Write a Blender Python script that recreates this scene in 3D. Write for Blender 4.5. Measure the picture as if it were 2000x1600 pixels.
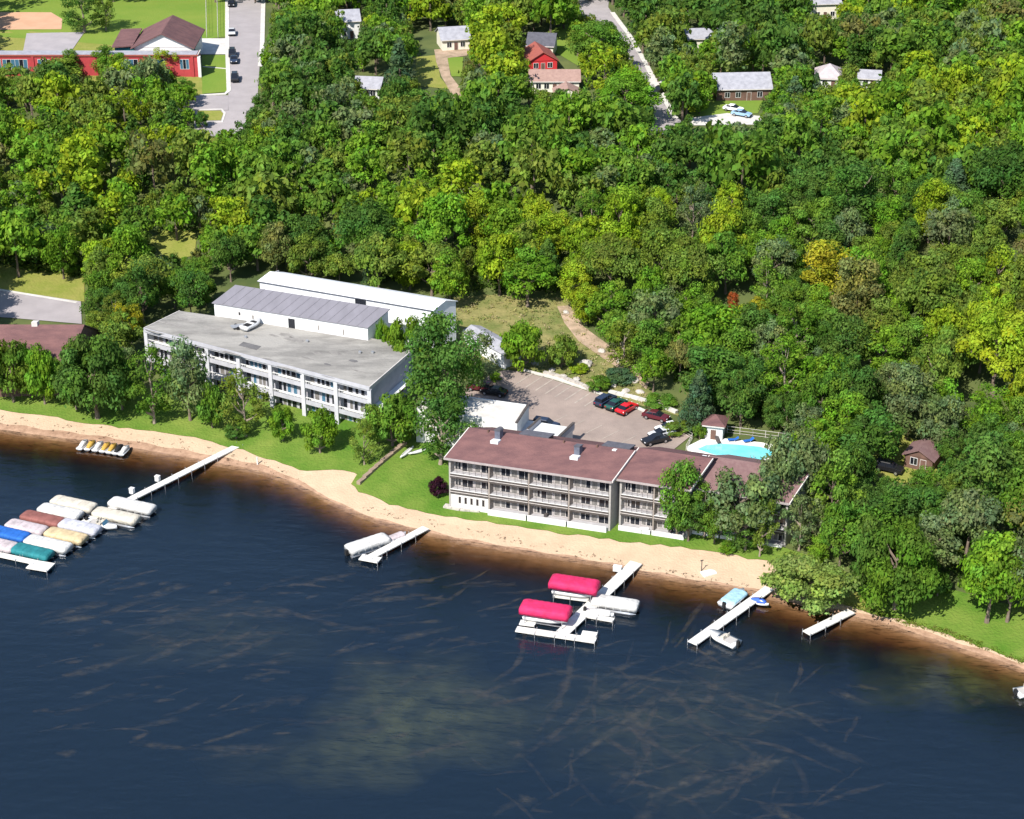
import bpy, math, random
import numpy as np
from mathutils import Vector, geometry
R = math.radians
rng = random.Random(7)
nr = np.random.RandomState(11)
for o in list(bpy.data.objects):
    bpy.data.objects.remove(o)
S = bpy.context.scene
COL = S.collection

# ------------------------------------------------------------------ camera
PITCH, CAMH, FPX = R(26.0), 144.0, 3732.0
cam = bpy.data.cameras.new('camera'); camo = bpy.data.objects.new('camera', cam); COL.objects.link(camo)
camo.location = (0, 0, CAMH); camo.rotation_euler = (R(90) - PITCH, 0, 0)
cam.sensor_width = 36.0; cam.sensor_fit = 'HORIZONTAL'; cam.lens = 36.0 * FPX / 2000.0
cam.clip_start = 1.0; cam.clip_end = 5000.0
S.camera = camo

# ------------------------------------------------------------------ sky and sun
SUN_AZ, SUN_EL = R(-146), R(46)            # direction to the sun, clockwise from +Y
W = bpy.data.worlds.new('World'); S.world = W; W.use_nodes = True
wn = W.node_tree.nodes; wl = W.node_tree.links
bg = wn['Background']; sky = wn.new('ShaderNodeTexSky'); sky.sky_type = 'NISHITA'
sky.sun_disc = False; sky.sun_elevation = SUN_EL; sky.sun_rotation = SUN_AZ % (2 * math.pi)
sky.air_density = 1.0; sky.dust_density = 0.6; sky.ozone_density = 2.0
wl.new(sky.outputs[0], bg.inputs[0]); bg.inputs[1].default_value = 0.11
sl = bpy.data.lights.new('sun', 'SUN'); sl.energy = 4.8; sl.angle = R(0.53); sl.color = (1.0, 0.95, 0.87)
so = bpy.data.objects.new('sun', sl); COL.objects.link(so)
to_sun = Vector((math.sin(SUN_AZ) * math.cos(SUN_EL), math.cos(SUN_AZ) * math.cos(SUN_EL), math.sin(SUN_EL)))
so.rotation_euler = to_sun.to_track_quat('Z', 'Y').to_euler(); so.location = (-80, 60, 200)
S.view_settings.view_transform = 'Standard'; S.view_settings.look = 'None'
S.view_settings.exposure = 0.74; S.view_settings.gamma = 1.0
S.view_settings.use_curve_mapping = False
S.render.engine = 'CYCLES'
S.cycles.max_bounces = 6; S.cycles.diffuse_bounces = 2; S.cycles.glossy_bounces = 2
S.cycles.transmission_bounces = 4; S.cycles.transparent_max_bounces = 12
S.cycles.caustics_reflective = False; S.cycles.caustics_refractive = False

# ------------------------------------------------------------------ survey: photograph point -> place in the world
CP, SP = math.cos(PITCH), math.sin(PITCH)
def G(x, y, z=0.0):
    u = (x - 1000) / FPX; v = (y - 800) / FPX
    d = Vector((u, CP - v * SP, -SP - v * CP))
    return Vector((0, 0, CAMH)) + d * ((CAMH - z) / -d.z)
def proj(p):
    y = p[1]; z = p[2] - CAMH
    dep = y * CP - z * SP
    return 1000 + FPX * p[0] / dep, 800 - FPX * (y * SP + z * CP) / dep, FPX / dep

SHORE_PX = [(-900, 740), (-300, 795), (0, 838), (90, 851), (150, 858), (260, 874), (340, 888), (400, 898), (440, 906), (500, 917), (560, 936),
            (600, 954), (650, 980), (700, 1001), (740, 1016), (800, 1030), (840, 1039), (900, 1053), (1000, 1070), (1100, 1086),
            (1200, 1103), (1260, 1116), (1330, 1129), (1400, 1140), (1470, 1152), (1520, 1168), (1570, 1184), (1640, 1198),
            (1720, 1213), (1800, 1240), (1880, 1266), (1960, 1292), (2000, 1306), (2200, 1372), (2700, 1500)]
SH = [G(x, y, 0) for x, y in SHORE_PX]
SHX = np.array([p.x for p in SH]); SHY = np.array([p.y for p in SH])
SHX = np.concatenate([[-900], SHX, [500]]); SHY = np.concatenate([[SHY[0] + 60], SHY, [SHY[-1] - 60]])
def shore_d(x, y):
    return (y - np.interp(x, SHX, SHY)) * 0.955
HD = [-400, -90, -45, -22, -10, -5, -2, 0, 3, 7, 13, 20, 30, 60, 78, 92, 112, 130, 200, 420, 1500]
HZ = [-6, -5, -4.2, -3.4, -2.1, -1.05, -.36, 0, .35, .8, 1.45, 1.9, 2.9, 4.0, 6.2, 10., 14.5, 16, 17, 19, 24]
def hgt(x, y):
    d = shore_d(x, y)
    z = np.interp(d, HD, HZ)
    lump = np.clip((d - 85) / 60, 0, 1)
    z = z + lump * (0.5 * np.sin(x * .051 + 1.3) + 0.4 * np.sin(y * .047 + x * .02))
    return z
def T(px, py):
    z = 4.0
    for _ in range(40):
        p = G(px, py, z); z = 0.5 * z + 0.5 * float(hgt(p.x, p.y))
    return G(px, py, z)

# ------------------------------------------------------------------ materials
MATS = {}
def mat(name, c, rough=.8, c2=None, scale=.6, detail=5, metal=0, bump=0, bscale=None, spec=.3, lo=.35, hi=.65, stretch=None):
    if name in MATS: return MATS[name]
    m = bpy.data.materials.new(name); m.use_nodes = True; MATS[name] = m
    n = m.node_tree.nodes; l = m.node_tree.links; b = n['Principled BSDF']
    b.inputs['Roughness'].default_value = rough; b.inputs['Metallic'].default_value = metal
    b.inputs['Specular IOR Level'].default_value = spec
    b.inputs['Base Color'].default_value = (*c, 1)
    m.diffuse_color = (*c, 1)
    tc = None
    if c2 is not None or bump:
        tc = n.new('ShaderNodeNewGeometry').outputs['Position']
        if stretch:
            mp = n.new('ShaderNodeMapping'); l.new(tc, mp.inputs[0]); mp.inputs['Scale'].default_value = stretch; tc = mp.outputs[0]
    if c2 is not None:
        t = n.new('ShaderNodeTexNoise'); t.inputs['Scale'].default_value = scale; t.inputs['Detail'].default_value = detail
        t.inputs['Roughness'].default_value = .65
        l.new(tc, t.inputs['Vector'])
        r = n.new('ShaderNodeValToRGB'); r.color_ramp.elements[0].position = lo; r.color_ramp.elements[1].position = hi
        r.color_ramp.elements[0].color = (*c, 1); r.color_ramp.elements[1].color = (*c2, 1)
        l.new(t.outputs[0], r.inputs[0]); l.new(r.outputs[0], b.inputs['Base Color'])
    if bump:
        t2 = n.new('ShaderNodeTexNoise'); t2.inputs['Scale'].default_value = bscale or scale * 4; t2.inputs['Detail'].default_value = 4
        l.new(tc, t2.inputs['Vector'])
        bp = n.new('ShaderNodeBump'); bp.inputs['Strength'].default_value = bump; bp.inputs['Distance'].default_value = .3
        l.new(t2.outputs[0], bp.inputs['Height']); l.new(bp.outputs[0], b.inputs['Normal'])
    return m
M_white = mat('white_paint', (.66, .66, .645), .6, (.58, .58, .57), 1.2)
M_whitemetal = mat('white_metal', (.70, .71, .72), .5, (.52, .53, .55), .35, 10, stretch=(.9, .9, .25), lo=.45, hi=.8)
M_cream = mat('cream_siding', (.70, .66, .56), .7, (.62, .58, .48), 1)
M_grey = mat('grey_siding', (.36, .34, .32), .8, (.30, .285, .27), 1.5)
M_lilac = mat('pale_grey_stucco', (.43, .43, .465), .8, (.34, .34, .375), .5, 9)
M_roofred = mat('red_brown_shingle', (.165, .083, .079), .9, (.105, .054, .056), .5, 12, bump=.35, bscale=5, stretch=(.6, 1.5, 2))
M_roofred2 = mat('worn_red_brown_shingle', (.15, .085, .086), .9, (.185, .115, .11), 1.4, bump=.25, bscale=6)
M_roofbrick = mat('rust_red_roof', (.30, .085, .06), .9, (.24, .07, .06), 1)
M_rooftan = mat('tan_brown_shingle', (.33, .215, .18), .9, (.26, .165, .14), 1.3)
M_roofgrey = mat('grey_metal_roof', (.215, .205, .23), .6, (.18, .172, .192), .5, stretch=(1, .3, 1))
M_roofpale = mat('pale_grey_shingle', (.34, .34, .375), .85, (.24, .24, .27), .9, 8)
M_roofdark = mat('charcoal_shingle', (.07, .07, .085), .85, (.10, .10, .12), 1.2)
M_roofgravel = mat('gravel_roof', (.315, .30, .275), .95, (.15, .143, .133), .17, 12, bump=.5, bscale=4, lo=.42, hi=.66, stretch=(.5, 1.4, 1))
M_tar = mat('tar_patch', (.105, .10, .10), .9, (.15, .145, .145), 1)
M_taupe = mat('mauve_grey_siding', (.33, .295, .29), .85, (.26, .235, .23), 1.2)
M_fascia = mat('weathered_fascia', (.30, .26, .23), .8, (.22, .19, .17), 1.5)
M_trim = mat('pale_trim', (.60, .56, .53), .7, (.5, .47, .44), 1.6)
M_board = mat('dark_stained_board', (.05, .042, .04), .8, (.085, .074, .07), 2)
M_wood = mat('weathered_wood', (.30, .23, .17), .85, (.22, .16, .12), 2)
M_glass = mat('dark_window_glass', (.012, .014, .02), .08, spec=.6)
M_bglass = mat('blue_tinted_glass', (.05, .13, .2), .12, spec=.6)
M_curtain = mat('curtained_glass', (.20, .185, .175), .35, (.10, .095, .09), 2, spec=.5)
M_brickred = mat('red_brick', (.40, .048, .055), .85, (.31, .04, .045), 1)
M_redwall = mat('red_board_wall', (.5, .03, .035), .7)
M_teal = mat('teal_panel', (.03, .17, .19), .6)
M_brown = mat('brown_wall', (.16, .09, .07), .8, (.11, .065, .05), 1)
M_conc = mat('pale_concrete', (.58, .555, .52), .9, (.46, .44, .41), .7)
M_asph = mat('sun_bleached_asphalt', (.33, .30, .305), .95, (.28, .255, .26), .25, 8, bump=.1, bscale=6)
M_lot = mat('worn_lot_asphalt', (.325, .258, .222), .95, (.20, .16, .142), .14, 12, bump=.25, bscale=5, lo=.32, hi=.70)
M_line = mat('worn_paint_line', (.40, .34, .29), .9, (.27, .235, .205), 1)
M_sand = mat('dry_beach_sand', (.525, .385, .262), .95, (.43, .312, .21), .3, 11, bump=.4, bscale=3, lo=.32, hi=.7)
M_wsand = mat('damp_shore_sand', (.42, .27, .18), .9, (.25, .15, .095), .6, 12, bump=.3, bscale=3)
M_lawn = mat('mown_lawn', (.062, .145, .009), .95, (.150, .205, .032), .13, 14, bump=.7, bscale=2.5, lo=.36, hi=.66)
M_lawn2 = mat('dry_lawn', (.17, .20, .03), .95, (.25, .235, .06), .2, 9, bump=.5, bscale=2, lo=.35, hi=.68)
M_field = mat('sports_field_grass', (.115, .20, .02), .95, (.165, .225, .03), .06, 8, bump=.3, bscale=2)
M_meadow = mat('rough_hillside_grass', (.22, .195, .075), .95, (.095, .125, .028), .22, 12, bump=.9, bscale=1.5, lo=.38, hi=.66)
M_dirt = mat('bare_dirt', (.40, .29, .21), .95, (.19, .15, .09), .35, 12, bump=.6, bscale=2, lo=.4, hi=.68)
M_infield = mat('clay_infield', (.52, .31, .20), .95, (.46, .27, .17), .3)
M_stone = mat('pale_boulder', (.50, .46, .41), .9, (.34, .31, .28), 1.2, bump=.6, bscale=3)
M_bark = mat('tree_bark', (.13, .095, .07), .95, (.19, .15, .12), 2)
M_palebark = mat('pale_tree_bark', (.30, .24, .19), .95, (.2, .16, .13), 2)
M_metal = mat('galvanised_metal', (.42, .43, .45), .4, metal=.6)
M_bluegrey = mat('blue_grey_sheet_metal', (.085, .095, .13), .5, (.13, .14, .18), 2)
M_rubber = mat('black_rubber', (.015, .015, .016), .8)
M_chrome = mat('rim_metal', (.5, .5, .52), .3, metal=.8)
M_lamp = mat('headlight_lens', (.75, .76, .78), .15)
M_tail = mat('tail_light_lens', (.35, .01, .01), .2)
M_dock = mat('white_dock_decking', (.66, .645, .61), .75, (.54, .52, .48), 1.6)
M_poolwater = mat('pool_water', (.13, .56, .63), .08, (.22, .66, .70), .35, spec=.5)

def leafmat():
    m = bpy.data.materials.new('foliage'); m.use_nodes = True
    n = m.node_tree.nodes; l = m.node_tree.links; n.clear()
    out = n.new('ShaderNodeOutputMaterial'); oi = n.new('ShaderNodeObjectInfo')
    at = n.new('ShaderNodeAttribute'); at.attribute_name = 'tint'
    mx = n.new('ShaderNodeMix'); mx.data_type = 'RGBA'; mx.blend_type = 'MULTIPLY'; mx.inputs[0].default_value = 1
    l.new(oi.outputs['Color'], mx.inputs[6]); l.new(at.outputs['Color'], mx.inputs[7])
    d = n.new('ShaderNodeBsdfDiffuse'); t = n.new('ShaderNodeBsdfTranslucent')
    l.new(mx.outputs[2], d.inputs[0]); l.new(mx.outputs[2], t.inputs[0])
    a = n.new('ShaderNodeMixShader'); a.inputs[0].default_value = .45
    l.new(d.outputs[0], a.inputs[1]); l.new(t.outputs[0], a.inputs[2])
    l.new(a.outputs[0], out.inputs[0])
    return m
M_leaf = leafmat()

# ------------------------------------------------------------------ mesh helpers
class MB:
    def __init__(s): s.v = []; s.f = []
    def add(s, vs, fs):
        b = len(s.v); s.v += [tuple(v) for v in vs]; s.f += [tuple(i + b for i in f) for f in fs]; return s
    def box(s, x0, x1, y0, y1, z0, z1, fr=None):
        vs = [(x0, y0, z0), (x1, y0, z0), (x1, y1, z0), (x0, y1, z0), (x0, y0, z1), (x1, y0, z1), (x1, y1, z1), (x0, y1, z1)]
        if fr: vs = [fr(*v) for v in vs]
        return s.add(vs, [(0, 3, 2, 1), (4, 5, 6, 7), (0, 1, 5, 4), (1, 2, 6, 5), (2, 3, 7, 6), (3, 0, 4, 7)])
    def prism(s, pts, z0, z1, fr=None):       # polygon in plan, counter-clockwise
        n = len(pts); vs = [(p[0], p[1], z0) for p in pts] + [(p[0], p[1], z1) for p in pts]
        if fr: vs = [fr(*v) for v in vs]
        return s.add(vs, [tuple(range(n))[::-1], tuple(range(n, 2 * n))] + [(i, (i + 1) % n, n + (i + 1) % n, n + i) for i in range(n)])
    def slab(s, quad, th):                     # four corner points, thickness downwards
        q = [Vector(p) for p in quad]; dn = Vector((0, 0, -th))
        return s.add(q + [p + dn for p in q], [(0, 1, 2, 3), (7, 6, 5, 4)] + [(i, i + 4, (i + 1) % 4 + 4, (i + 1) % 4) for i in range(4)])
    def tube(s, a, b, r0, r1=None, n=6):
        a = Vector(a); b = Vector(b); r1 = r0 if r1 is None else r1
        d = (b - a).normalized(); u = d.orthogonal().normalized(); w = d.cross(u)
        vs = [a + (u * math.cos(2 * math.pi * i / n) + w * math.sin(2 * math.pi * i / n)) * r0 for i in range(n)]
        vs += [b + (u * math.cos(2 * math.pi * i / n) + w * math.sin(2 * math.pi * i / n)) * r1 for i in range(n)]
        return s.add(vs, [tuple(range(n))[::-1], tuple(range(n, 2 * n))] + [(i, (i + 1) % n, n + (i + 1) % n, n + i) for i in range(n)])
    def loft(s, rings, cap=True):
        n = len(rings[0]); vs = [p for r in rings for p in r]; fs = []
        for k in range(len(rings) - 1):
            for i in range(n):
                a = k * n + i; b = k * n + (i + 1) % n
                fs.append((a, b, b + n, a + n))
        if cap: fs += [tuple(range(n))[::-1], tuple(range(len(vs) - n, len(vs)))]
        return s.add(vs, fs)
    def mesh(s, name, m, smooth=False):
        me = bpy.data.meshes.new(name); me.from_pydata(s.v, [], s.f); me.materials.append(m)
        if smooth: me.polygons.foreach_set('use_smooth', [True] * len(me.polygons))
        me.update(); return me
    def build(s, name, m, parent=None, smooth=False, loc=None):
        o = bpy.data.objects.new(name, s.mesh(name, m, smooth)); COL.objects.link(o)
        if parent: o.parent = parent
        if loc is not None: o.location = loc
        return o
def tag(o, label=None, cat=None, group=None, kind=None):
    if label: o['label'] = label
    if cat: o['category'] = cat
    if group: o['group'] = group
    if kind: o['kind'] = kind
    return o
def thing(name, label, cat, loc=(0, 0, 0), rz=0, group=None):
    o = bpy.data.objects.new(name, None); COL.objects.link(o); o.location = loc; o.rotation_euler = (0, 0, rz)
    o.empty_display_size = .5
    return tag(o, label, cat, group)
def copy_tree(o, parent=None):
    c = o.copy(); COL.objects.link(c); c.parent = parent
    for ch in o.children: copy_tree(ch, c)
    return c
class Frame:
    """local (s along the front, t away from the lake, z absolute height) -> offset from the building's base point"""
    def __init__(f, a, b, c, base):
        f.o = Vector((a.x, a.y, base)); e = b - a; e.z = 0; f.L = e.length; f.e = e.normalized()
        n = c - b; n.z = 0; f.D = n.length; f.n = n.normalized()
    def __call__(f, s, t, z):
        return f.e * s + f.n * t + Vector((0, 0, z - f.o.z))
    def world(f, s, t, z=0):
        p = f.o + f.e * s + f.n * t; return Vector((p.x, p.y, z))
    def st(f, p):                               # world point -> (s, t)
        r = p - f.o; det = f.e.x * f.n.y - f.e.y * f.n.x
        return (r.x * f.n.y - r.y * f.n.x) / det, (f.e.x * r.y - f.e.y * r.x) / det

def drape(name, pts, m, off=.06, res=2.5, world=False, parent=None, zfun=None):
    """a sheet over the terrain with the given outline"""
    P = [(p[0], p[1]) for p in pts] if world else [(q.x, q.y) for q in (T(*p) for p in pts)]
    out = []
    for i in range(len(P)):
        a = P[i]; b = P[(i + 1) % len(P)]; n = max(1, int(math.hypot(b[0] - a[0], b[1] - a[1]) / res))
        out += [(a[0] + (b[0] - a[0]) * k / n, a[1] + (b[1] - a[1]) * k / n) for k in range(n)]
    A = np.array(out); n = len(out)
    xs = np.arange(A[:, 0].min(), A[:, 0].max(), res); ys = np.arange(A[:, 1].min(), A[:, 1].max(), res)
    inner = [(x, y) for x in xs for y in ys if inside((x, y), out)]
    r = geometry.delaunay_2d_cdt([Vector(p) for p in out + inner], [], [list(range(n))], 1, 1e-4)
    vs = [(v.x, v.y, (zfun(v.x, v.y) if zfun else float(hgt(v.x, v.y))) + off) for v in r[0]]
    mb = MB(); mb.v = vs; mb.f = [tuple(f) for f in r[2]]
    o = mb.build(name, m, parent)
    if not parent: o['kind'] = 'structure'
    return o
def inside(p, poly):
    x, y = p; c = False; j = len(poly) - 1
    for i in range(len(poly)):
        xi, yi = poly[i][0], poly[i][1]; xj, yj = poly[j][0], poly[j][1]
        if (yi > y) != (yj > y) and x < (xj - xi) * (y - yi) / (yj - yi) + xi: c = not c
        j = i
    return c
FOOT = []          # plan outlines of buildings: no tree grows inside them
CLEAR = []         # open places in the photograph (photo coordinates) that no wild tree covers

# ================================================================== GROUND, WATER
def ground():
    xs = np.concatenate([np.arange(-900, -200, 50), np.arange(-200, 201, 3.0), np.arange(250, 901, 50)])
    ys = np.concatenate([np.arange(-50, 120, 20), np.arange(120, 330, 2.5), np.arange(330, 620, 5), np.arange(650, 1600, 80)])
    X, Y = np.meshgrid(xs, ys); Z = hgt(X, Y)
    v = np.stack([X, Y, Z], -1).reshape(-1, 3); nx = len(xs)
    f = [(j * nx + i, j * nx + i + 1, (j + 1) * nx + i + 1, (j + 1) * nx + i) for j in range(len(ys) - 1) for i in range(nx - 1)]
    m = bpy.data.materials.new('ground_cover'); m.use_nodes = True
    n = m.node_tree.nodes; l = m.node_tree.links; b = n['Principled BSDF']; b.inputs['Roughness'].default_value = .95
    g = n.new('ShaderNodeNewGeometry'); sx = n.new('ShaderNodeSeparateXYZ'); l.new(g.outputs['Position'], sx.inputs[0])
    def noise(sc, c1, c2, lo=.35, hi=.65):
        t = n.new('ShaderNodeTexNoise'); t.inputs['Scale'].default_value = sc; t.inputs['Detail'].default_value = 7
        l.new(g.outputs['Position'], t.inputs['Vector']); r = n.new('ShaderNodeValToRGB')
        r.color_ramp.elements[0].position = lo; r.color_ramp.elements[1].position = hi
        r.color_ramp.elements[0].color = (*c1, 1); r.color_ramp.elements[1].color = (*c2, 1)
        l.new(t.outputs[0], r.inputs[0]); return r.outputs[0]
    land = noise(.12, (.045, .07, .015), (.10, .12, .03))
    bed = noise(.16, (.10, .085, .05), (.04, .045, .03), .4, .6)
    sandbed = noise(.5, (.34, .21, .125), (.24, .145, .085)); m2 = n.new('ShaderNodeMix'); m2.data_type = 'RGBA'; m3 = n.new('ShaderNodeMapRange')
    m3.inputs['From Min'].default_value = -1.9; m3.inputs['From Max'].default_value = -.35; l.new(sx.outputs[2], m3.inputs[0]); l.new(m3.outputs[0], m2.inputs[0]); l.new(bed, m2.inputs[6]); l.new(sandbed, m2.inputs[7]); bed = m2.outputs[2]
    mx = n.new('ShaderNodeMix'); mx.data_type = 'RGBA'
    mr = n.new('ShaderNodeMapRange'); mr.inputs['From Min'].default_value = .05; mr.inputs['From Max'].default_value = .3
    l.new(sx.outputs[2], mr.inputs[0]); l.new(mr.outputs[0], mx.inputs[0]); l.new(bed, mx.inputs[6]); l.new(land, mx.inputs[7])
    l.new(mx.outputs[2], b.inputs['Base Color'])
    me = bpy.data.meshes.new('ground'); me.from_pydata(v.tolist(), [], f); me.materials.append(m); me.update()
    o = bpy.data.objects.new('ground', me); COL.objects.link(o); o['kind'] = 'structure'
ground()

def lake():
    xs = np.concatenate([[-895, -600, -300], np.arange(-200, 201, 4.0), [300, 600, 895]]); ys = np.concatenate([np.arange(-45, 140, 15), np.arange(140, 300, 2.0), [360, 420]])
    nx, ny = len(xs), len(ys); X, Y = np.meshgrid(xs, ys); dep = np.maximum(0, -hgt(X, Y)).reshape(-1)
    v = np.stack([X, Y, X * 0], -1).reshape(-1, 3); f = [(j * nx + i, j * nx + i + 1, (j + 1) * nx + i + 1, (j + 1) * nx + i) for j in range(ny - 1) for i in range(nx - 1)]
    lo = v.copy(); lo[:, 2] = -14; N = nx * ny
    f += [tuple(N + k for k in q[::-1]) for q in f]
    rim = [i for i in range(nx)] + [j * nx + nx - 1 for j in range(1, ny)] + [(ny - 1) * nx + i for i in range(nx - 2, -1, -1)] + [j * nx for j in range(ny - 2, 0, -1)]
    f += [(a, a + N, b + N, b) for a, b in zip(rim, rim[1:] + rim[:1])]
    mb = MB(); mb.v = np.concatenate([v, lo]).tolist(); mb.f = f
    m = bpy.data.materials.new('lake_water'); m.use_nodes = True
    n = m.node_tree.nodes; l = m.node_tree.links; n.clear(); out = n.new('ShaderNodeOutputMaterial')
    tr = n.new('ShaderNodeBsdfTransparent'); gl = n.new('ShaderNodeBsdfGlossy'); gl.inputs['Roughness'].default_value = .09
    gl.inputs[0].default_value = (1, 1, 1, 1)
    fr = n.new('ShaderNodeFresnel'); fr.inputs['IOR'].default_value = 1.36
    g = n.new('ShaderNodeNewGeometry'); hs = None
    for sc, st in ((2.4, .06), (.7, .10), (.15, .12)):
        mp = n.new('ShaderNodeMapping'); mp.inputs['Rotation'].default_value = (0, 0, R(14)); mp.inputs['Scale'].default_value = (.45, 1.0, 1)
        l.new(g.outputs['Position'], mp.inputs[0])
        t = n.new('ShaderNodeTexNoise'); t.inputs['Scale'].default_value = sc; t.inputs['Detail'].default_value = 5
        l.new(mp.outputs[0], t.inputs['Vector'])
        bp = n.new('ShaderNodeBump'); bp.inputs['Strength'].default_value = st; bp.inputs['Distance'].default_value = (.4 if sc > 2 else 1.0 if sc > .5 else 2.0)
        l.new(t.outputs[0], bp.inputs['Height'])
        if hs: l.new(hs, bp.inputs['Normal'])
        hs = bp.outputs[0]
    l.new(hs, gl.inputs['Normal']); l.new(hs, fr.inputs['Normal'])
    # suspended matter in the water column: more of it where the water is deeper
    at = n.new('ShaderNodeAttribute'); at.attribute_name = 'depth'; mr = n.new('ShaderNodeMapRange'); mr.interpolation_type = 'SMOOTHSTEP'
    mr.inputs['From Min'].default_value = .3; mr.inputs['From Max'].default_value = 4.2; mr.inputs['To Max'].default_value = .42; l.new(at.outputs['Fac'], mr.inputs[0])
    df = n.new('ShaderNodeBsdfDiffuse'); df.inputs[0].default_value = (.017, .036, .064, 1)
    m0 = n.new('ShaderNodeMixShader'); l.new(mr.outputs[0], m0.inputs[0]); l.new(tr.outputs[0], m0.inputs[1]); l.new(df.outputs[0], m0.inputs[2])
    mx = n.new('ShaderNodeMixShader'); l.new(fr.outputs[0], mx.inputs[0]); l.new(m0.outputs[0], mx.inputs[1]); l.new(gl.outputs[0], mx.inputs[2])
    l.new(mx.outputs[0], out.inputs['Surface'])
    va = n.new('ShaderNodeVolumeAbsorption'); va.inputs[0].default_value = (.42, .26, .02, 1); va.inputs[1].default_value = 1.15
    l.new(va.outputs[0], out.inputs['Volume'])
    o = mb.build('lake_water', m); o['kind'] = 'structure'; at = o.data.attributes.new('depth', 'FLOAT', 'POINT'); at.data.foreach_set('value', np.concatenate([dep, dep]).astype('f'))
lake()

# weed streaks just below the surface
def weed_mat(name, c1, c2, sc, lo, hi, am):
    m = bpy.data.materials.new(name); m.use_nodes = True
    n = m.node_tree.nodes; l = m.node_tree.links; b = n['Principled BSDF']; b.inputs['Roughness'].default_value = 1
    g = n.new('ShaderNodeNewGeometry'); at = n.new('ShaderNodeAttribute'); at.attribute_name = 'fade'
    t = n.new('ShaderNodeTexNoise'); t.inputs['Scale'].default_value = sc; t.inputs['Detail'].default_value = 6
    l.new(g.outputs['Position'], t.inputs['Vector'])
    r = n.new('ShaderNodeValToRGB'); r.color_ramp.elements[0].color = (*c1, 1); r.color_ramp.elements[1].color = (*c2, 1)
    l.new(t.outputs[0], r.inputs[0]); l.new(r.outputs[0], b.inputs['Base Color'])
    mr = n.new('ShaderNodeMapRange'); mr.inputs['From Min'].default_value = lo; mr.inputs['From Max'].default_value = hi; mr.inputs['To Max'].default_value = am
    l.new(t.outputs[0], mr.inputs[0])
    mu = n.new('ShaderNodeMath'); mu.operation = 'MULTIPLY'; l.new(mr.outputs[0], mu.inputs[0]); l.new(at.outputs['Fac'], mu.inputs[1])
    l.new(mu.outputs[0], b.inputs['Alpha'])
    return m
def strips(name, lines, m, z):
    vs, fs, fade = [], [], []
    for pts, w, amp in lines:
        n = len(pts); b = len(vs)
        for i, p in enumerate(pts):
            q = pts[min(i + 1, n - 1)]; q0 = pts[max(i - 1, 0)]
            d = Vector((q[0] - q0[0], q[1] - q0[1])); d = d.normalized() if d.length else Vector((1, 0))
            k = math.sin(math.pi * (i + .4) / (n - .2)) ** .6; ww = w * (.35 + .65 * k) * rng.uniform(.6, 1.3)
            for s_, fd in ((-1, 0), (-.4, 1), (.4, 1), (1, 0)):
                vs.append((p[0] - d.y * ww * s_, p[1] + d.x * ww * s_, z + rng.uniform(-.05, .03))); fade.append(fd * k * amp)
        for i in range(n - 1):
            for j in range(3):
                a = b + i * 4 + j; fs.append((a, a + 1, a + 5, a + 4))
    me = bpy.data.meshes.new(name); me.from_pydata(vs, [], fs); me.materials.append(m)
    at = me.attributes.new('fade', 'FLOAT', 'POINT'); at.data.foreach_set('value', fade)
    o = bpy.data.objects.new(name, me); COL.objects.link(o); return o
def wander(px, py, ang, length, bend):
    p = G(px, py, 0); a = ang; pts = []
    n = max(4, int(length / 1.1))
    for i in range(n):
        pts.append((p.x, p.y)); a += rng.gauss(bend / n, .11); p = p + Vector((math.cos(a), math.sin(a), 0)) * (length / n)
    return pts
L = []
for i in range(190):                                       # left field, mostly running away to the right
    x = rng.uniform(60, 1000); y = 1130 + rng.random() ** 1.1 * 330
    if y > 1290 + (x - 500) * -.05 and x > 650 and rng.random() < .7: continue
    a = R(rng.gauss(20, 13)); L.append((wander(x, y, a, rng.uniform(1.5, 9), rng.uniform(-.3, .3)), rng.uniform(.2, .65), rng.uniform(.15, .6)))
for i in range(150):                                       # right field, a lattice of crossing trails
    x = rng.gauss(1300, 230); y = 1190 + rng.random() * 410
    if y < 1225 + abs(x - 1250) * .28 or x > 1650: continue
    a = R(rng.choice((35, 60, -28, -40, 48)) + rng.gauss(0, 13)); L.append((wander(x, y, a, rng.uniform(3, 15), rng.uniform(-.4, .4)), rng.uniform(.2, .6), rng.uniform(.15, .48)))
for (x0, y0, a, ln) in ((1040, 1440, 62, 24), (1010, 1480, 52, 22), (1100, 1400, 38, 20), (1180, 1380, -40, 22), (1240, 1330, -35, 25), (1300, 1300, -30, 30), (1270, 1500, 80, 14),
                        (660, 1180, 35, 20), (420, 1190, 8, 26), (380, 1210, 20, 22), (900, 1380, 40, 20), (1380, 1420, -25, 20), (960, 1330, 30, 16), (1350, 1560, 40, 16)):
    L.append((wander(x0, y0, R(a), ln, rng.uniform(-.3, .3)), rng.uniform(.45, .8), .42))
o = strips('floating_weed', L, weed_mat('weed_streak', (.22, .165, .085), (.32, .25, .135), .6, .33, .64, .9), -.15)
tag(o, 'pale brown weed streaks drifting below the lake surface', kind='stuff')
def weed_patch(cx, cy, rx, ry, amp, rot=0):
    c = G(cx, cy, 0); nr_, na = 10, 40; vs, fs, fd = [], [], []
    for i in range(nr_ + 1):
        for j in range(na):
            a = 2 * math.pi * j / na; k = i / nr_ * (1 + .18 * math.sin(3 * a + cx) + .1 * math.sin(7 * a)); u_, w_ = math.cos(a) * rx * k, math.sin(a) * ry * k; vs.append((c.x + u_ * math.cos(rot) - w_ * math.sin(rot), c.y + u_ * math.sin(rot) + w_ * math.cos(rot), -.2 - .012 * (len(vs) // 440 % 5))); fd.append(amp * (1 - i / nr_) ** .8)
    for i in range(nr_):
        for j in range(na): fs.append((i * na + j, i * na + (j + 1) % na, (i + 1) * na + (j + 1) % na, (i + 1) * na + j))
    return vs, fs, fd
V_, F_, D_ = [], [], []
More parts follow.
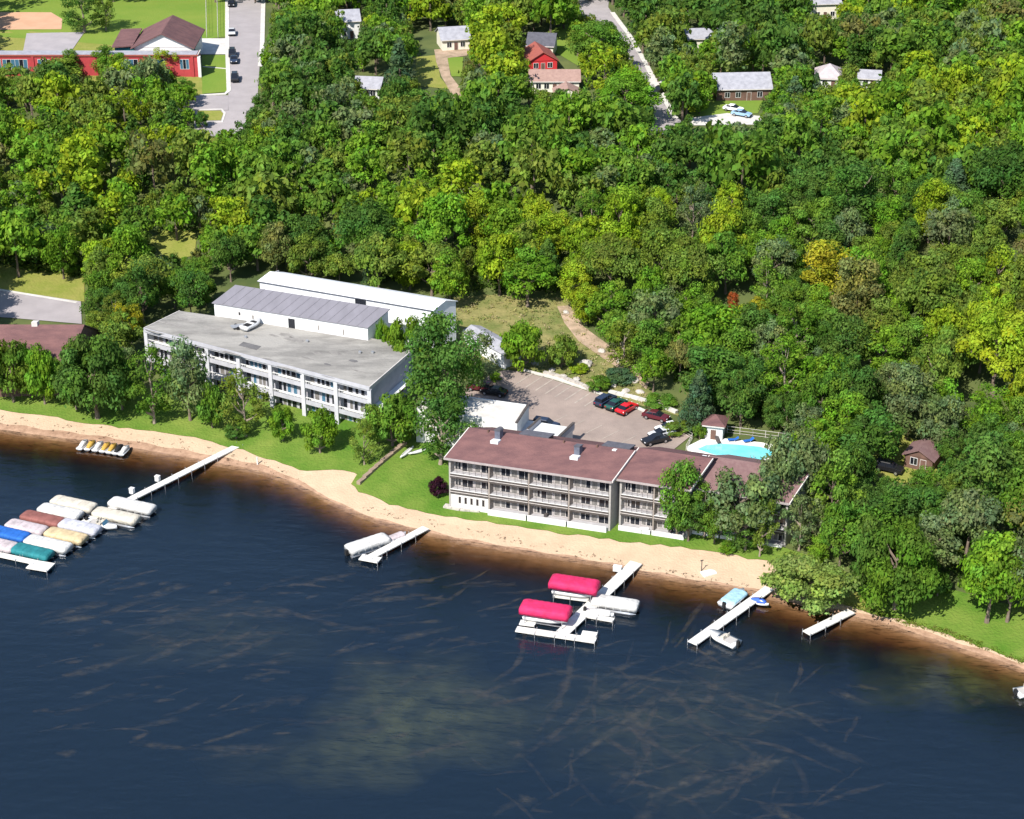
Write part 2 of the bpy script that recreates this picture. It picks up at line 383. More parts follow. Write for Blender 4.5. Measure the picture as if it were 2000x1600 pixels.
for a in ((800, 1410, 16, 15, 1.0), (870, 1340, 10, 9, .5), (430, 1240, 18, 10, .3), (1300, 1420, 22, 18, .42), (1850, 1330, 14, 8, .5), (620, 1480, 14, 8, .3)):
    v_, f_, d_ = weed_patch(*a); v_ = [(p[0], p[1], p[2] - .004 * (len(V_) // 440)) for p in v_]; b_ = len(V_); V_ += v_; F_ += [tuple(i + b_ for i in q) for q in f_]; D_ += d_
me = bpy.data.meshes.new('weed_bed'); me.from_pydata(V_, [], F_); me.materials.append(weed_mat('weed_bed', (.15, .20, .055), (.24, .275, .10), .3, .15, .65, .95)); at = me.attributes.new('fade', 'FLOAT', 'POINT'); at.data.foreach_set('value', D_)
o = bpy.data.objects.new('weed_bed', me); COL.objects.link(o); o['kind'] = 'stuff'
V_, F_, D_ = [], [], []
for i in range(95):
    left = i < 55
    if left: x = rng.uniform(80, 950); y = 1140 + rng.random() * 330; rot = R(rng.gauss(18, 14))
    else: x = rng.gauss(1310, 200); y = rng.uniform(1270, 1600); rot = R(rng.choice((40, -32)) + rng.gauss(0, 12))
    v_, f_, d_ = weed_patch(x, y, rng.uniform(1.2, 6), rng.uniform(.35, 1.1), rng.uniform(.25, .7), rot); v_ = [(p[0], p[1], -.19 + .0012 * i) for p in v_]
    b_ = len(V_); V_ += v_; F_ += [tuple(k + b_ for k in q) for q in f_]; D_ += d_
me = bpy.data.meshes.new('weed_clumps'); me.from_pydata(V_, [], F_); me.materials.append(weed_mat('weed_clump', (.22, .175, .085), (.31, .26, .14), .8, .3, .66, .95)); at = me.attributes.new('fade', 'FLOAT', 'POINT'); at.data.foreach_set('value', D_)
o = bpy.data.objects.new('weed_clumps', me); COL.objects.link(o); o['kind'] = 'stuff'

# shore
LAWN_EDGE = [(-400, 770), (0, 801), (60, 808), (130, 820), (200, 832), (300, 842), (380, 855), (430, 869), (475, 879), (520, 897), (570, 913), (600, 921), (650, 920), (692, 922),
             (697, 930), (686, 944), (700, 962), (760, 985), (850, 1005), (950, 1020), (1050, 1037), (1150, 1050), (1250, 1062), (1350, 1072), (1420, 1083), (1500, 1098), (1540, 1130),
             (1600, 1165), (1650, 1183), (1700, 1197), (1760, 1210), (1850, 1240), (1950, 1277), (2000, 1296), (2150, 1350)]
edge = [T(*p) for p in LAWN_EDGE]
E2 = []
for a, b in zip(edge[:-1], edge[1:]):
    n = max(1, int((b - a).length / 1.5))
    for k in range(n):
        q = a + (b - a) * (k / n); E2.append((q.x, q.y + rng.uniform(-.35, .35)))
wet = [(p[0], float(np.interp(p[0], SHX, SHY)) - 1.2) for p in E2]
drape('damp_shore', E2 + wet[::-1], M_wsand, .03, 1.6, world=True)
dry = []
for p in E2:
    ys = float(np.interp(p[0], SHX, SHY)); k = float(np.interp(p[0], [-70, -40, -26, 30, 38, 50], [1.7, 1.5, .15, .12, .5, .9]))
    dry.append((p[0], min(p[1] - .3, ys + k + .25 * math.sin(p[0] * .9))))
drape('beach', E2 + dry[::-1], M_sand, .07, 1.6, world=True)
back = [(2250, 1240), (2000, 1190), (1850, 1150), (1680, 1130), (1560, 1080), (1500, 1060), (1350, 960), (1230, 905), (1100, 900), (950, 890), (860, 850), (760, 800), (600, 790), (420, 780), (300, 760), (200, 760), (0, 745), (-400, 720)]
bk = [T(*p) for p in back]
drape('lawn', E2 + [(p.x, p.y) for p in bk], M_lawn, .11, 2.0, world=True)
drape('dry_grass_bank', [(1605, 1170), (1652, 1150), (1690, 1165), (1690, 1192), (1650, 1184)], M_lawn2, .16)

# ------------------------------------------------------------------ roads, fields, lots
drape('sports_field', [(-150, -80), (442, -80), (441, 72), (375, 80), (235, 90), (-150, 66)], M_field, .06, 8)
drape('clay_infield', [(-120, 26), (100, 25), (122, 38), (120, 58), (-120, 62)], M_infield, .10, 6)
drape('school_yard', [(-150, 66), (165, 62), (235, 92), (385, 80), (400, 200), (-150, 200)], M_lawn2, .05, 6)
drape('front_grass', [(395, 108), (442, 108), (443, 180), (395, 184)], M_field, .09, 4)
drape('side_street', [(446, -80), (513, -80), (509, 100), (503, 190), (480, 250), (445, 270), (380, 262), (380, 190), (446, 188)], M_asph, .08, 5)
drape('cross_street', [(446, 187), (446, 216), (200, 220), (60, 215), (60, 192), (200, 190)], M_asph, .11, 5)
drape('grass_island', [(386, 217), (431, 217), (436, 223), (431, 236), (386, 237)], M_lawn2, .13, 3)
def kerb(name, line, w, m=M_conc, h=.14, parent=None):
    """a raised strip along a line of photo points"""
    P = [T(*p) for p in line]; Q = []
    for a, b in zip(P[:-1], P[1:]):
        n = max(1, int((b - a).length / 3)); Q += [a + (b - a) * (k / n) for k in range(n)]
    Q.append(P[-1]); mb = MB(); rings = []
    for i, p in enumerate(Q):
        d = Q[min(i + 1, len(Q) - 1)] - Q[max(i - 1, 0)]; d.z = 0; d.normalize(); nn = Vector((-d.y, d.x, 0)) * (w / 2)
        z = max(float(hgt(p.x, p.y)), float(hgt(p.x + nn.x, p.y + nn.y)), float(hgt(p.x - nn.x, p.y - nn.y)))
        a = p + nn; b = p - nn
        rings.append([(a.x, a.y, z - .3), (b.x, b.y, z - .3), (b.x, b.y, z + h), (a.x, a.y, z + h)])
    mb.loft(rings); o = mb.build(name, m, parent)
    if not parent: o['kind'] = 'structure'
    return o
kerb('pavement', [(443, -80), (444, 100), (447, 178), (440, 184), (390, 187)], 1.0)
kerb('pavement', [(516, -80), (512, 95), (508, 130)], 1.1)
kerb('pavement', [(390, 215), (433, 214), (439, 222), (434, 239), (388, 240)], .5)
kerb('footpath', [(396, 131), (442, 135)], .5)
drape('forecourt', [(378, 76), (442, 76), (443, 107), (392, 107)], M_conc, .12, 4)
drape('asphalt_play_area', [(52, 66), (165, 64), (140, 100), (45, 102)], mat('pale_play_asphalt', (.34, .31, .32), .95, (.28, .26, .27), .3), .14, 6)
drape('hill_street', [(1118, -80), (1195, -80), (1188, 15), (1222, 62), (1252, 112), (1284, 165), (1304, 205), (1334, 242), (1332, 266), (1262, 262), (1268, 215), (1262, 165), (1225, 130), (1200, 90), (1150, 45), (1128, 20)], M_asph, .08, 4)
kerb('pavement', [(1196, 25), (1228, 68), (1252, 108), (1278, 158), (1300, 198), (1320, 232)], 1.2)
drape('driveway', [(1245, 158), (1310, 150), (1318, 158), (1262, 168)], M_conc, .12, 3)
drape('driveway', [(1345, 232), (1420, 222), (1490, 228), (1490, 244), (1350, 246)], M_conc, .12, 3)
drape('driveway', [(848, 98), (918, 92), (912, 110), (874, 114), (880, 148), (912, 190), (886, 192), (862, 150), (852, 122)], M_dirt, .12, 3)
drape('garden_lawn', [(812, 112), (852, 108), (860, 152), (878, 175), (812, 168)], M_lawn2, .09, 3)
drape('garden_lawn', [(872, 112), (905, 112), (902, 150), (882, 150)], M_field, .09, 3)
drape('garden_lawn', [(1380, 95), (1460, 85), (1500, 180), (1480, 222), (1350, 228), (1340, 190)], M_field, .08, 4)
drape('garden_lawn', [(1070, 60), (1120, 45), (1150, 100), (1130, 130), (1080, 100)], M_field, .08, 4)
drape('left_meadow', [(-150, 512), (60, 520), (165, 540), (165, 590), (0, 572), (-150, 560)], M_lawn2, .1, 4)
drape('left_clearing', [(290, 470), (330, 445), (385, 455), (380, 500), (330, 510)], M_lawn2, .1, 4)
drape('left_lane', [(-150, 552), (0, 566), (158, 590), (160, 634), (20, 622), (-150, 612)], M_asph, .14, 4)
kerb('pavement', [(-150, 553), (0, 567), (150, 592)], .7)
drape('hillside_grass', [(885, 582), (960, 575), (1060, 585), (1110, 580), (1140, 640), (1200, 690), (1270, 760), (1330, 815), (1240, 790), (1160, 762), (1060, 735), (990, 720), (920, 700), (880, 640)], M_meadow, .1, 2.5)
drape('dirt_track', [(1088, 600), (1112, 598), (1140, 640), (1195, 680), (1235, 712), (1268, 748), (1262, 762), (1222, 728), (1178, 702), (1130, 668), (1102, 632)], M_dirt, .18, 2)
drape('wood_edge_grass', [(1700, 860), (1760, 850), (1850, 880), (1870, 930), (1760, 945), (1690, 920)], M_lawn2, .1, 3)
lot = drape('parking_lot', [(985, 724), (1020, 727), (1080, 743), (1162, 770), (1240, 800), (1275, 814), (1300, 832), (1358, 838), (1350, 852), (1315, 880), (1330, 935), (1230, 915), (1080, 885), (930, 850), (905, 800), (910, 760), (950, 738)], M_lot, .13, 2.0)

def stall_line(a, b, w=.13):
    A, B = T(*a), T(*b); d = (B - A); d.z = 0; d.normalize(); nn = Vector((-d.y, d.x, 0)) * w; mb = MB()
    n = 6; vs = []
    for i in range(n + 1):
        p = A + (B - A) * (i / n)
        for s_ in (1, -1): q = p + nn * s_; vs.append((q.x, q.y, float(hgt(q.x, q.y)) + .16))
    mb.add(vs, [(2 * i, 2 * i + 1, 2 * i + 3, 2 * i + 2) for i in range(n)]); mb.build('stall_line', M_line, lot)
for i in range(9):
    x = 1020 + i * 19; y = 752 + i * 6.2 - 4; stall_line((x - 12, y + 4), (x + 22, y - 18))
for i in range(5):
    x = 1090 + i * 34; y = 822 + i * 10; stall_line((x - 16, y + 7), (x + 18, y - 10), .08)
kerb('lot_kerb', [(1020, 724), (1080, 739), (1162, 766), (1240, 796), (1290, 818)], .5, M_trim, .3)

# pool terrace
PZ = float(np.mean([T(*p).z for p in ((1370, 872), (1540, 890), (1440, 862))])) + .25
PD = [(1340, 873), (1386, 850), (1412, 856), (1505, 866), (1552, 878), (1552, 912), (1440, 915), (1370, 900)]
mb = MB(); mb.prism([(p.x, p.y) for p in (G(*q, PZ) for q in PD)][::-1], PZ - 1.2, PZ)
o = mb.build('pool_terrace', mat('bright_pool_deck', (.78, .75, .70), .85, (.68, .65, .60), .6)); o['kind'] = 'structure'
PW = [(1362, 878), (1380, 870), (1410, 867), (1445, 869), (1485, 873), (1506, 880), (1512, 888), (1498, 896), (1470, 901), (1430, 897), (1392, 888)]
pool = thing('swimming_pool', 'turquoise kidney-shaped swimming pool on the white terrace behind the motel', 'pool', G(1440, 884, PZ))
c0 = G(1440, 884, PZ); pw = [G(*q, PZ) - c0 for q in PW]
mb = MB(); mb.prism([(p.x, p.y) for p in pw][::-1], -.02, .03); mb.build('pool_water', M_poolwater, pool)
mb = MB(); n = len(pw); rings = []
for p in pw:
    k = Vector((p.x, p.y, 0)).normalized()
    rings.append([(p.x, p.y, -.02), (p.x + k.x * .45, p.y + k.y * .45, -.02), (p.x + k.x * .45, p.y + k.y * .45, .08), (p.x, p.y, .08)])
rings.append(rings[0]); mb.loft(rings, False); mb.build('coping', M_white, pool)
for dx in (-.3, .3):
    mb = MB(); q = Vector(pw[8]) * .97; mb.tube((q.x + dx, q.y, 0), (q.x + dx, q.y, .8), .04); mb.tube((q.x + dx, q.y, .8), (q.x + dx, q.y + .7, .75), .04); mb.tube((q.x + dx, q.y + .7, .75), (q.x + dx, q.y + .8, -.1), .04); mb.build('ladder_rail', M_metal, pool)
CLEAR += [[(1345, 862), (1390, 815), (1430, 818), (1545, 850), (1552, 905), (1440, 905)]]

# ================================================================== BUILDINGS
def foot(fr, s0, s1, t0, t1, grow=1.0):
    FOOT.append([(p.x, p.y) for p in (fr.world(s0 - grow, t0 - grow), fr.world(s1 + grow, t0 - grow), fr.world(s1 + grow, t1 + grow), fr.world(s0 - grow, t1 + grow))])
def BX(root, name, fr, s0, s1, t0, t1, z0, z1, m): return MB().box(s0, s1, t0, t1, z0, z1, fr).build(name, m, root)
def window(root, fr, s0, s1, t, z0, z1, m, fm=None, name='window', mull=1):
    """a window or door standing on the wall plane t: a frame with panes set back in it"""
    fm = fm or M_trim; w = .06; mb = MB()
    mb.box(s0, s1, t - .06, t + .02, z1 - w, z1, fr); mb.box(s0, s1, t - .06, t + .02, z0, z0 + w, fr)
    for k in range(mull + 2):
        c = s0 + (s1 - s0) * k / (mull + 1); a = min(max(c - w / 2, s0), s1 - w); mb.box(a, a + w, t - .055, t + .02, z0 + w, z1 - w, fr)
    o = mb.build(name, fm, root)
    for k in range(mull + 1):
        a = s0 + (s1 - s0) * k / (mull + 1) + w * .6; b = s0 + (s1 - s0) * (k + 1) / (mull + 1) - w * .6
        mm = m[k % len(m)] if isinstance(m, (list, tuple)) else m
        MB().box(a, b, t - .025, t + .01, z0 + w, z1 - w, fr).build('pane', mm, o)
    return o
def gable_roof(root, fr, s0, s1, t0, t1, ze, rise, m, ov=.5, th=.18, axis='s', wallm=None):
    """two slabs and, where wallm is given, the gable triangles"""
    if axis == 's':
        tm = (t0 + t1) / 2; sl = rise / (tm - t0)
        for a, k in ((t0 - ov, 1), (t1 + ov, -1)):
            q = [fr(s0 - ov, a, ze - sl * ov), fr(s1 + ov, a, ze - sl * ov), fr(s1 + ov, tm + k * -.004, ze + rise), fr(s0 - ov, tm + k * -.004, ze + rise)]
            if k < 0: q = q[::-1]
            MB().slab([p + Vector((0, 0, th)) for p in q], th).build('roof_slope', m, root)
        if wallm:
            for s_ in (s0, s1):
                mb = MB(); a = s_ - .09; b = s_ + .09
                tri = [(t0, ze - .05), (t1, ze - .05), (tm, ze + rise - .05)]
                mb.add([fr(a, t, z) for t, z in tri] + [fr(b, t, z) for t, z in tri], [(0, 1, 2), (5, 4, 3), (0, 3, 4, 1), (1, 4, 5, 2), (2, 5, 3, 0)]); mb.build('gable', wallm, root)
    else:
        sm = (s0 + s1) / 2; sl = rise / (sm - s0)
        for a, k in ((s0 - ov, 1), (s1 + ov, -1)):
            q = [fr(a, t1 + ov, ze - sl * ov), fr(a, t0 - ov, ze - sl * ov), fr(sm + k * -.004, t0 - ov, ze + rise), fr(sm + k * -.004, t1 + ov, ze + rise)]
            if k < 0: q = q[::-1]
            MB().slab([p + Vector((0, 0, th)) for p in q], th).build('roof_slope', m, root)
        if wallm:
            for t_ in (t0, t1):
                mb = MB(); a = t_ - .09; b = t_ + .09
                tri = [(s0, ze - .05), (s1, ze - .05), (sm, ze + rise - .05)]
                mb.add([fr(s, a, z) for s, z in tri] + [fr(s, b, z) for s, z in tri], [(2, 1, 0), (3, 4, 5), (1, 4, 3, 0), (2, 5, 4, 1), (0, 3, 5, 2)]); mb.build('gable', wallm, root)

# ------------------------------------------------------------------ the lakefront motel
FZ = [1.55, 4.3, 7.05]; EZ = 9.85; M_eave = mat('mauve_eave_board', (.36, .315, .31), .8, (.28, .25, .245), 1); M_pale = mat('pale_balcony_floor', (.40, .39, .40), .8, (.31, .30, .31), .8)
def motel_block(name, label, fr, L, D, bays, rec=.95, blankbay=None, roofm=M_roofred, rise=2.3, endwall=True, ov=.55, ground=1.2, seed=1):
    r = random.Random(seed); root = thing(name, label, 'motel', fr.o)
    foot(fr, 0, L, 0, 2 * D)
    BX(root, 'wall', fr, .15, L - .15, rec, 2 * D - .3, ground - 1, EZ, M_taupe)
    for s_ in (0, L): BX(root, 'end_wall', fr, s_ - .15, s_ + .15, .0, 2 * D - .3, ground - 1, EZ + .05, M_grey)
    gable_roof(root, fr, 0, L, 0, 2 * D, EZ, rise, roofm, ov, .16, 's', M_grey)
    BX(root, 'fascia', fr, -ov, L + ov, -ov - .12, -ov, EZ - rise / D * ov - .2, EZ - rise / D * ov + .13, M_eave)
    for s_ in (L + ov, -ov):                                        # verge boards up the gables
        mb = MB()
        q = [fr(s_, -ov, EZ - rise / D * ov + .2), fr(s_ + .14, -ov, EZ - rise / D * ov + .2), fr(s_ + .14, D, EZ + rise + .2), fr(s_, D, EZ + rise + .2)]; mb.slab(q, .32); mb.build('verge_board', M_trim, root)
    bw = L / bays
    for b in range(bays):
        s0 = b * bw; s1 = s0 + bw
        if b: BX(root, 'pier', fr, s0 - .11, s0 + .11, -.05, rec + .002, ground - .6, EZ, M_fascia)
        for k, z in enumerate(FZ):
            if k == 0 and blankbay == b:
                BX(root, 'ground_floor_wall', fr, s0 + .2, s1 - .15, -.02, rec - .01, ground - 1, FZ[1] - .8, M_white)
                for q in range(5):
                    a = s0 + 1.35 + q * .95; window(root, fr, a, a + .5, -.021, z + .35, z + 1.6, M_glass, M_trim, 'window', 0)
                continue
            mirror = (b + k * 0) % 2
            # one sliding door and two window groups per bay
            items = [(.25, 1.25, 'w'), (1.35, 3.15, 'd'), (3.4, 4.35, 'c'), (4.4, 6.0, 'w')] if not mirror else [(.2, 1.2, 'c'), (1.3, 2.8, 'w'), (2.9, 3.9, 'c'), (4.05, 5.95, 'd')]
            for a, e, ty in items:
                a = s0 + a * bw / 6.2; e = s0 + e * bw / 6.2
                if ty == 'd': window(root, fr, a, e, rec, z + .04, z + 2.4, [M_glass, M_glass if r.random() < .75 else M_curtain], M_trim, 'sliding_door', 1)
                elif ty == 'c': window(root, fr, a, e, rec, z + .2, z + 2.38, M_curtain, M_trim, 'window', 0)
                else: window(root, fr, a, e, rec, z + .2, z + 2.38, [r.choice((M_glass, M_glass, M_curtain)), M_glass], M_trim, 'window', 1)
            if k:
                bal = BX(root, 'balcony', fr, s0 + .12, s1 - .12, .0, rec - .005, z - .14, z, M_pale)
                for q, (za, zb, mm) in enumerate(((-.10, -.0, M_white), (-.40, -.11, M_board), (-.50, -.42, M_trim), (-.82, -.51, M_board))):
                    BX(bal, 'fascia_board', fr, s0 + .12, s1 - .12, -.10 - .02 * q, -.005, z + za, z + zb, mm)
                mb = MB(); mb.box(s0 + .12, s1 - .12, -.07, -.03, z + .78, z + .83, fr)
                for q in range(7):
                    a = s0 + .2 + q * (bw - .4) / 6; mb.box(a - .02, a + .02, -.065, -.03, z, z + .78, fr)
                mb.build('railing', M_board, bal)
            else:
                ter = BX(root, 'terrace', fr, s0 + .12, s1 - .12, -.5, rec - .005, ground - .8, z, M_pale)
                BX(ter, 'terrace_wall', fr, s0 + .12, s1 - .12, -.62, -.502, ground - .8, z + .35, M_white)
                if r.random() < .6: BX(ter, 'patio_chair', fr, s0 + 2.2, s0 + 2.7, .3, .8, z, z + .5, M_board)
    return root
def vent(root, fr, s, t, D, rise, kind):
    z = EZ + rise * t / D + .16
    o = MB().box(s - .62, s + .62, t - .95, t - .1, z - .5, z + .12, fr).build('vent_base', M_whitemetal, root)
    mb = MB(); mb.box(s - .42, s + .42, t - .1, t + .75, z - .3, z + 1.5, fr); mb.build('vent_stack', M_bluegrey, root)
    mb = MB(); prof = [(math.cos(a) * .5, math.sin(a) * .42 + z + 1.5) for a in [math.pi * i / 8 for i in range(9)]] if kind else [(.5, z + 1.5), (.5, z + 1.62), (-.5, z + 1.62), (-.5, z + 1.5)]
    rings = [[fr(s + x, tt, zz) for x, zz in prof] for tt in (t - .18, t + .83)]
    mb.loft(rings); mb.build('vent_hood', M_roofdark, root)

frA = Frame(G(878, 891, EZ), G(1192, 936, EZ), G(1233, 881, EZ + 2.3), 1.2)
motelA = motel_block('motel', 'three-storey lakefront motel with red-brown roof, two roof vents and rows of balconies', frA, frA.L, frA.D, 4, blankbay=0, seed=3)
print('FRAME A', frA.L, frA.D)
for px, py, k in ((972, 866, 1), (1127, 893, 0)):
    s_, t_ = frA.st(G(px, py, EZ + 1.2)); vent(motelA, frA, s_, t_, frA.D, 2.3, k)
for a, b in ((1022, 1075), (1180, 1230)):                         # low roofed stair heads on the ridge
    s0 = frA.st(G(a, 846 + (a - 1022) * .155, EZ + 2.3))[0]; s1 = frA.st(G(b, 846 + (b - 1022) * .155, EZ + 2.3))[0]
    o = BX(motelA, 'stair_head', frA, s0, s1, frA.D + .2, frA.D + 1.7, EZ + .5, EZ + 2.40, M_brown)
    BX(o, 'roof_cap', frA, s0 - .15, s1 + .15, frA.D + .1, frA.D + 1.8, EZ + 2.41, EZ + 2.58, M_roofdark)
for px, py in ((961, 840), (1106, 862), (1171, 871)):
    s_, t_ = frA.st(G(px, py, EZ + 2.3)); BX(motelA, 'ridge_pipe', frA, s_ - .1, s_ + .1, frA.D - .5, frA.D - .3, EZ + 2, EZ + 2.75, M_brown)
s_, t_ = frA.st(G(1201, 882, EZ + 2)); BX(motelA, 'skylight', frA, s_ - .3, s_ + .3, t_ - .3, t_ + .3, EZ + 1.6, EZ + 2.4, M_white)

frB = Frame(G(1213, 932, EZ), G(1345, 952, EZ), G(1345, 952, EZ) + (G(1233, 881, EZ + 2.3) - G(1192, 936, EZ)), 1.2)
motelB = motel_block('motel', 'middle motel wing with red-brown roof, partly behind the lawn tree', frB, frB.L, frB.D, 2, seed=5)
print('FRAME B', frB.L, frB.D)
EZ0 = EZ; EZ = 9.2
frC = Frame(G(1352, 948, EZ), G(1538, 978, EZ), G(1538, 978, EZ) + (G(1233, 881, EZ + 2.3) - G(1192, 936, EZ)), 1.2)
motelC = motel_block('motel', 'far right motel wing with worn red-brown roof behind shade trees', frC, frC.L, frC.D, 3, roofm=M_roofred2, seed=8)
s_, t_ = frC.st(G(1375, 893, EZ + 2)); BX(motelC, 'skylight', frC, s_ - .35, s_ + .35, t_ - .3, t_ + .3, EZ + 1.5, EZ + 2.2, M_whitemetal)
EZ = EZ0

# white flat-roofed rear wing with parapets
ZR = 8.2
frW = Frame(G(812, 800, ZR), G(1010, 828, ZR), G(1033, 792, ZR), 1.4)
wing = thing('rear_wing', 'white flat-roofed wing with dark-edged parapet between motel roof and parking lot', 'building', frW.o)
foot(frW, 0, frW.L, 0, frW.D)
BX(wing, 'wall', frW, 0, frW.L, 0, frW.D, .4, ZR - .4, M_white)
BX(wing, 'flat_roof', frW, .15, frW.L - .15, .15, frW.D - .15, ZR - .395, ZR - .3, M_conc)
for a in ((0, frW.L, 0, .25), (0, frW.L, frW.D - .25, frW.D), (0, .25, .25, frW.D - .25), (frW.L - .25, frW.L, .25, frW.D - .25)):
    o = BX(wing, 'parapet', frW, *a, ZR - .394, ZR + .1, M_white)
BX(wing, 'coping', frW, frW.L - .35, frW.L + .1, -.05, frW.D + .1, ZR + .11, ZR + .22, M_board)
for q in range(3): window(wing, frW, 1.2 + q * 2.3, 2.3 + q * 2.3, -.001, 4.5, 6.0, M_glass, M_trim)
ZR2 = 5.6
frV = Frame(G(968, 848, ZR2), G(1088, 868, ZR2), G(1122, 836, ZR2), 1.8)
wing2 = thing('entrance_canopy', 'low white entrance canopy with dark coping at the motel rear', 'canopy', frV.o)
foot(frV, 0, frV.L, 0, frV.D)
BX(wing2, 'flat_roof', frV, 0, frV.L, 0, frV.D, ZR2 - .35, ZR2, M_white)
for s_ in (.2, frV.L - .5): BX(wing2, 'wall', frV, s_, s_ + .3, .2, frV.D - .2, 1.8, ZR2 - .352, M_white)
BX(wing2, 'parapet', frV, frV.L - .3, frV.L + .02, -.02, frV.D + .02, ZR2 + .002, ZR2 + .9, M_lilac)
BX(wing2, 'coping', frV, frV.L - .36, frV.L + .08, -.06, frV.D + .06, ZR2 + .902, ZR2 + 1.02, M_board)
BX(wing2, 'parapet', frV, frV.L * .42, frV.L * .42 + .3, frV.D * .3, frV.D + .02, ZR2 + .002, ZR2 + .8, M_lilac)
BX(wing2, 'coping', frV, frV.L * .42 - .05, frV.L * .42 + .35, frV.D * .3, frV.D + .06, ZR2 + .802, ZR2 + .9, M_board)

# ------------------------------------------------------------------ the flat-roofed condominium block
GZ = 10.6; gb = 1.3
frG = Frame(G(285, 640, GZ), G(722, 754, GZ), G(815, 674, GZ), gb)
print('FRAME G', frG.L, frG.D)
condo = thing('condominium', 'pale three-storey block with broad stained gravel roof and white pillars by the lake', 'building', frG.o)
foot(frG, 0, frG.L, 0, frG.D)
rec = 1.4; L_, D_ = frG.L, frG.D; BL = frG.st(G(352, 608, GZ)); PLAN = [(0, 0), (L_, 0), (L_, D_), (BL[0], BL[1])]
MB().prism([(.3, rec), (L_ - .21, rec), (L_ - .21, D_ - .25), (BL[0] + .4, BL[1] - .2)], gb - 1.5, GZ - .5, frG).build('wall', M_lilac, condo)
BX(condo, 'end_wall', frG, L_ - .2, L_, 0, D_, gb - 1.5, GZ - .5, M_lilac)
MB().prism([(0, 0), (.25, 0), (BL[0] + .38, BL[1] - .2), (BL[0] + .05, BL[1] - .1)], gb - 1.5, GZ - .502, frG).build('end_wall', M_whitemetal, condo)
MB().prism([(-.1, -.35), (L_ + .1, -.35), (L_ + .1, D_ + .1), (BL[0] - .1, BL[1] + .1)], GZ - .498, GZ, frG).build('flat_roof', M_roofgravel, condo)
for a in ((-.2, L_ + .2, -.5, -.352),): BX(condo, 'roof_edge', frG, *a, GZ - .6, GZ + .06, M_lilac)
MB().prism([(-.27, -.352), (-.11, -.352), (BL[0] - .11, BL[1] + .1), (BL[0] - .27, BL[1] + .1)], GZ - .6, GZ + .07, frG).build('roof_edge', M_trim, condo)
for a in ((L_ + .102, L_ + .25, -.352, D_ + .1),): BX(condo, 'roof_edge', frG, *a, GZ - .6, GZ + .08, M_trim)
nb = 7; bw = L_ / nb; fz = [gb + .1, gb + 3.15, gb + 6.2]
rr = random.Random(4); M_pil = mat('lavender_white_stucco', (.52, .52, .55), .8, (.42, .42, .455), .6, 9)
for b in range(nb + 1):
    BX(condo, 'pillar', frG, b * bw - .38, b * bw + .38, -.34, .25, gb - 1.5, GZ - .5, M_pil)
for b in range(nb):
    s0 = b * bw + .4; s1 = (b + 1) * bw - .4
    for k, z in enumerate(fz):
        x = s0 + .15; j = 0
        while x < s1 - .9:
            w = rr.choice((.7, .8, 1.0)); mm = rr.choice((M_glass, M_glass, M_curtain, M_bglass))
            window(condo, frG, x, min(x + w, s1 - .05), rec, z + .15, z + 2.4, mm, M_pil, 'window', 0); x += w + rr.choice((.12, .2, .45)); j += 1
        bal = BX(condo, 'balcony', frG, s0 - .02, s1 + .02, -.1, rec - .005, z - .2, z, M_white)
        if k: 
            BX(bal, 'parapet', frG, s0, s1, -.16, -.04, z - .28, z + .5, M_lilac)
            BX(bal, 'handrail', frG, s0, s1, -.2, -.0, z + .95, z + 1.02, M_white)
            for q in range(9):
                a = s0 + .05 + q * (s1 - s0 - .1) / 8; BX(bal, 'baluster', frG, a - .03, a + .03, -.13, -.07, z + .502, z + .949, M_white)
    BX(condo, 'lintel', frG, s0 - .02, s1 + .02, -.25, rec - .01, GZ - .95, GZ - .502, M_pil)
BX(condo, 'lean_to_roof', frG, L_ + .001, L_ + 1.6, 1.5, D_ - 2, GZ - 4.3, GZ - 4.1, M_whitemetal)
BX(condo, 'lean_to_edge', frG, L_ + 1.6, L_ + 1.7, 1.5, D_ - 2, GZ - 4.35, GZ - 4.02, M_board)
window(condo, Frame(frG.world(L_, 0), frG.world(L_, 0) + frG.n * 5, frG.world(L_, 0) + frG.n * 5 - frG.e * 5, gb), D_ * .5, D_ * .5 + .8, -.001, GZ - 3.4, GZ - 2.1, M_glass, M_board)
for c in condo.children:
    pass
def roof_patch(px, py, w, d, name, m, h=.03, z=GZ):
    s_, t_ = frG.st(G(px, py, z)); pts = []
    for i in range(12):
        a = 2 * math.pi * i / 12; k = rr.uniform(.75, 1.15); pts.append((s_ + w * k * math.cos(a), t_ + d * k * math.sin(a)))
    MB().prism(pts, z + .001, z + h, frG).build(name, m, condo)
MB().box(*[v for pr in [(frG.st(G(488, 676, GZ))[0] - 1.9, frG.st(G(488, 676, GZ))[0] + 1.9), (frG.st(G(488, 676, GZ))[1] - .8, frG.st(G(488, 676, GZ))[1] + .8)] for v in pr], GZ + .002, GZ + .05, frG).build('tar_patch', M_tar, condo)
for px, py, w, d in ((365, 625, 2.6, .8), (300, 647, 2.2, .5), (560, 655, 1.6, .7), (535, 656, 1.1, .4), (620, 690, 1.2, .5), (525, 703, 1.6, .4), (690, 705, .9, .5), (640, 712, .8, .3), (330, 632, 3.2, .5), (575, 664, 2.4, .8), (600, 700, 1.8, .3), (655, 690, 1.5, .6), (700, 725, 2.0, .3), (560, 720, 2.4, .25), (450, 690, 2.2, .3), (410, 640, 2.0, .4), (640, 735, 1.6, .25)): roof_patch(px, py, w, d, 'roof_stain', M_tar if w < 1 else mat('roof_damp', (.17, .16, .15), .95, (.28, .265, .245), .8), .02)
for px, py in ((703, 690), (728, 690), (600, 668), (480, 660)):
    s_, t_ = frG.st(G(px, py, GZ)); BX(condo, 'roof_vent', frG, s_ - .25, s_ + .25, t_ - .2, t_ + .2, GZ + .001, GZ + .35, M_metal)

